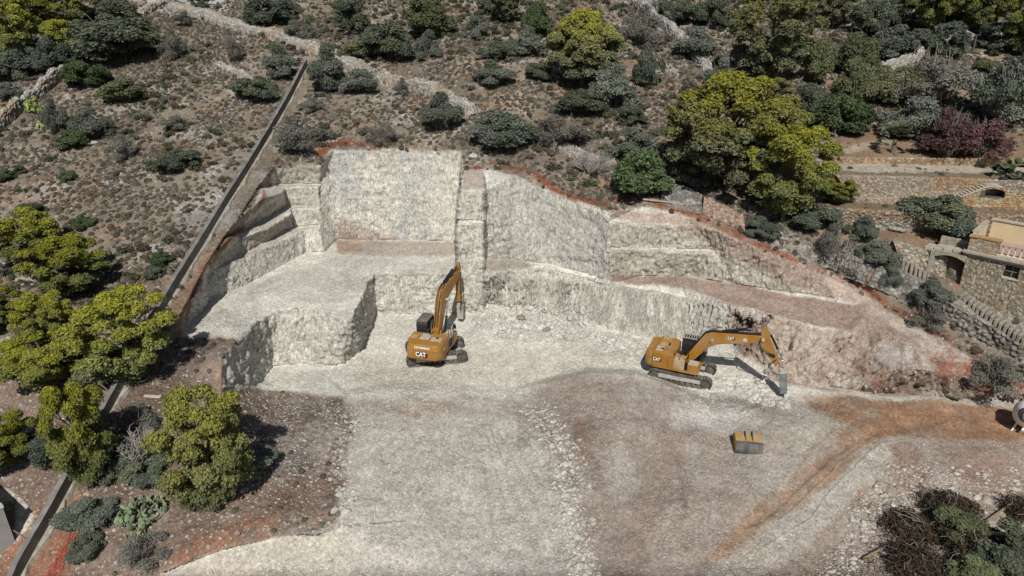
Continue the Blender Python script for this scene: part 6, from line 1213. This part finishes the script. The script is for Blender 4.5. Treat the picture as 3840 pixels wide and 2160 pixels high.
M_BROWN = mat('brown_brushwood', (.09, .066, .05), rough=.95, var=.35, scale=3); M_LOG = mat('cut_log', (.27, .20, .13), rough=.9, var=.3, scale=4); M_DLOG = mat('dark_log', (.10, .08, .065), rough=.9, var=.3, scale=4)
for i, (x, y, R, Hh, lab) in enumerate([(2290, 1340, 1.9, .9, 'brown heap of cut brushwood, leftmost lobe by the pale stones'), (2380, 1290, 2.0, 1.0, 'brown heap of cut brushwood, upper lobe with a dark log'), (2300, 1440, 2.4, 1.1, 'brown heap of cut brushwood at the bottom edge'), (2450, 1400, 2.6, 1.3, 'brown heap of cut brushwood behind the green bush'), (2565, 1290, 1.5, .8, 'brown heap of cut brushwood at the right edge')]):
    q = hit(x, y); e = empty('brushwood_heap', q); tag(e, lab, 'brushwood', 'heaps of cut brushwood'); r = np.random.default_rng(60 + i); sg = []
    for k in range(130):
        a = r.random() * 6.283; rr = R * r.random() ** .6; c = np.array([math.cos(a) * rr, math.sin(a) * rr, Hh * (1 - (rr / R) ** 2) * r.random() + .05]); d = unit(r, 1)[0]; d[2] *= .35; sg.append(wob(r, c - d * .45, c + d * .6, 3, .07, .018, .006))
    nb_ = len(sg)
    for k in range(16):
        a = r.random() * 6.283; rr = R * r.random() ** .6; c = np.array([math.cos(a) * rr, math.sin(a) * rr, Hh * (1 - (rr / R) ** 2) + .05]); d = unit(r, 1)[0]; d[2] *= .2; sg.append(wob(r, c - d * .5, c + d * .8, 4, .1, .03, .012))
    V, F = limb_mesh(sg, 4); me = np_mesh('branches', V, F, mats=[M_BROWN, M_TWIG]); n0f = len(limb_mesh(sg[:nb_], 4)[1]); me.polygons.foreach_set('material_index', np.r_[np.zeros(n0f, np.int32), np.ones(len(F) - n0f, np.int32)]); link(bpy.data.objects.new('branches', me), e)
    lob = [(np.array([math.cos(a) * R * .5 * r.random(), math.sin(a) * R * .5 * r.random(), Hh * .35]), np.array([R * .5, R * .5, Hh * .5])) for a in [k * 1.05 for k in range(6)]]; V, F, C = leaves(r, lob, 420, .11, [(.085, .06, .042), (.07, .06, .04), (.10, .075, .05)], out_bias=.4, shell=.5, tuft=3); link(bpy.data.objects.new('dry_leaves', np_mesh('dry_leaves', V, F, C, [M_LEAF])), e)
for a, b, m, lab in [((2312, 1248), (2345, 1298), M_DLOG, 'thick dark log sticking out of the top of the brushwood'), ((2228, 1295), (2255, 1330), M_DLOG, 'dark forked log on the pale stones left of the brushwood'), ((2172, 1415), (2232, 1378), M_LOG, 'reddish-brown log at the left foot of the brushwood'), ((2290, 1448), (2350, 1415), M_LOG, 'pale brown log at the bottom edge of the brushwood'), ((2480, 1320), (2545, 1272), M_LOG, 'pale log behind the green bush at the right')]: laid('cut_log', a, b, .10, m, lab, 'log', .06, .25)
# knee-high undergrowth too tangled to count
r = np.random.default_rng(77)
def mini(k, col):
    rr = np.random.default_rng(800 + k); lob = [(np.array([rr.normal() * .45, rr.normal() * .45, .25 + .3 * rr.random()]), np.array([.45, .45, .38]) * (.7 + .5 * rr.random())) for _ in range(6)]; V, F, C = leaves(rr, lob, 130, .20, col, out_bias=.6, shell=.6, tuft=2); return V, F
mp = [mini(k, [(1, 1, 1)]) for k in range(6)]
um = (1 - pit) * (1 - TER) * (1 - BL) * OFFWALL * flat_ok * np.clip(.10 + 1.2 * sstep(.0, .45, fbm(X, Y, Z, .12, 3, 401)) + .8 * sstep(1900, 2200, px) * (py < 330) + .6 * (py < 160) * (px > 700) + .8 * (px < 260) * (py < 200) + .5 * (px > 1350) * (px < 1700) * (py > 200) * (py < 480), 0, 1) * (1 - line([p[:2] for p in OUT[:34]], 26, 10))
tt = pick(np.clip(um, 0, 1) * .55, 1.15, 78); S = .28 + .45 * r.random(len(tt)) ** 1.4; bc = np.array([[.12, .125, .085], [.095, .11, .06], [.15, .145, .12], [.08, .09, .06], [.13, .10, .07]]); C = bc[r.integers(0, 5, len(tt))] * (.8 + .5 * r.random((len(tt), 1)))
o = link(bpy.data.objects.new('undergrowth', scatter('undergrowth', mp, GP[tt], S, C, mats=[M_LEAF], sink=.05))); tag(o, 'tangled knee-high undergrowth spread over the hillside between the larger shrubs', 'undergrowth', kind='stuff'); print('undergrowth', len(tt))
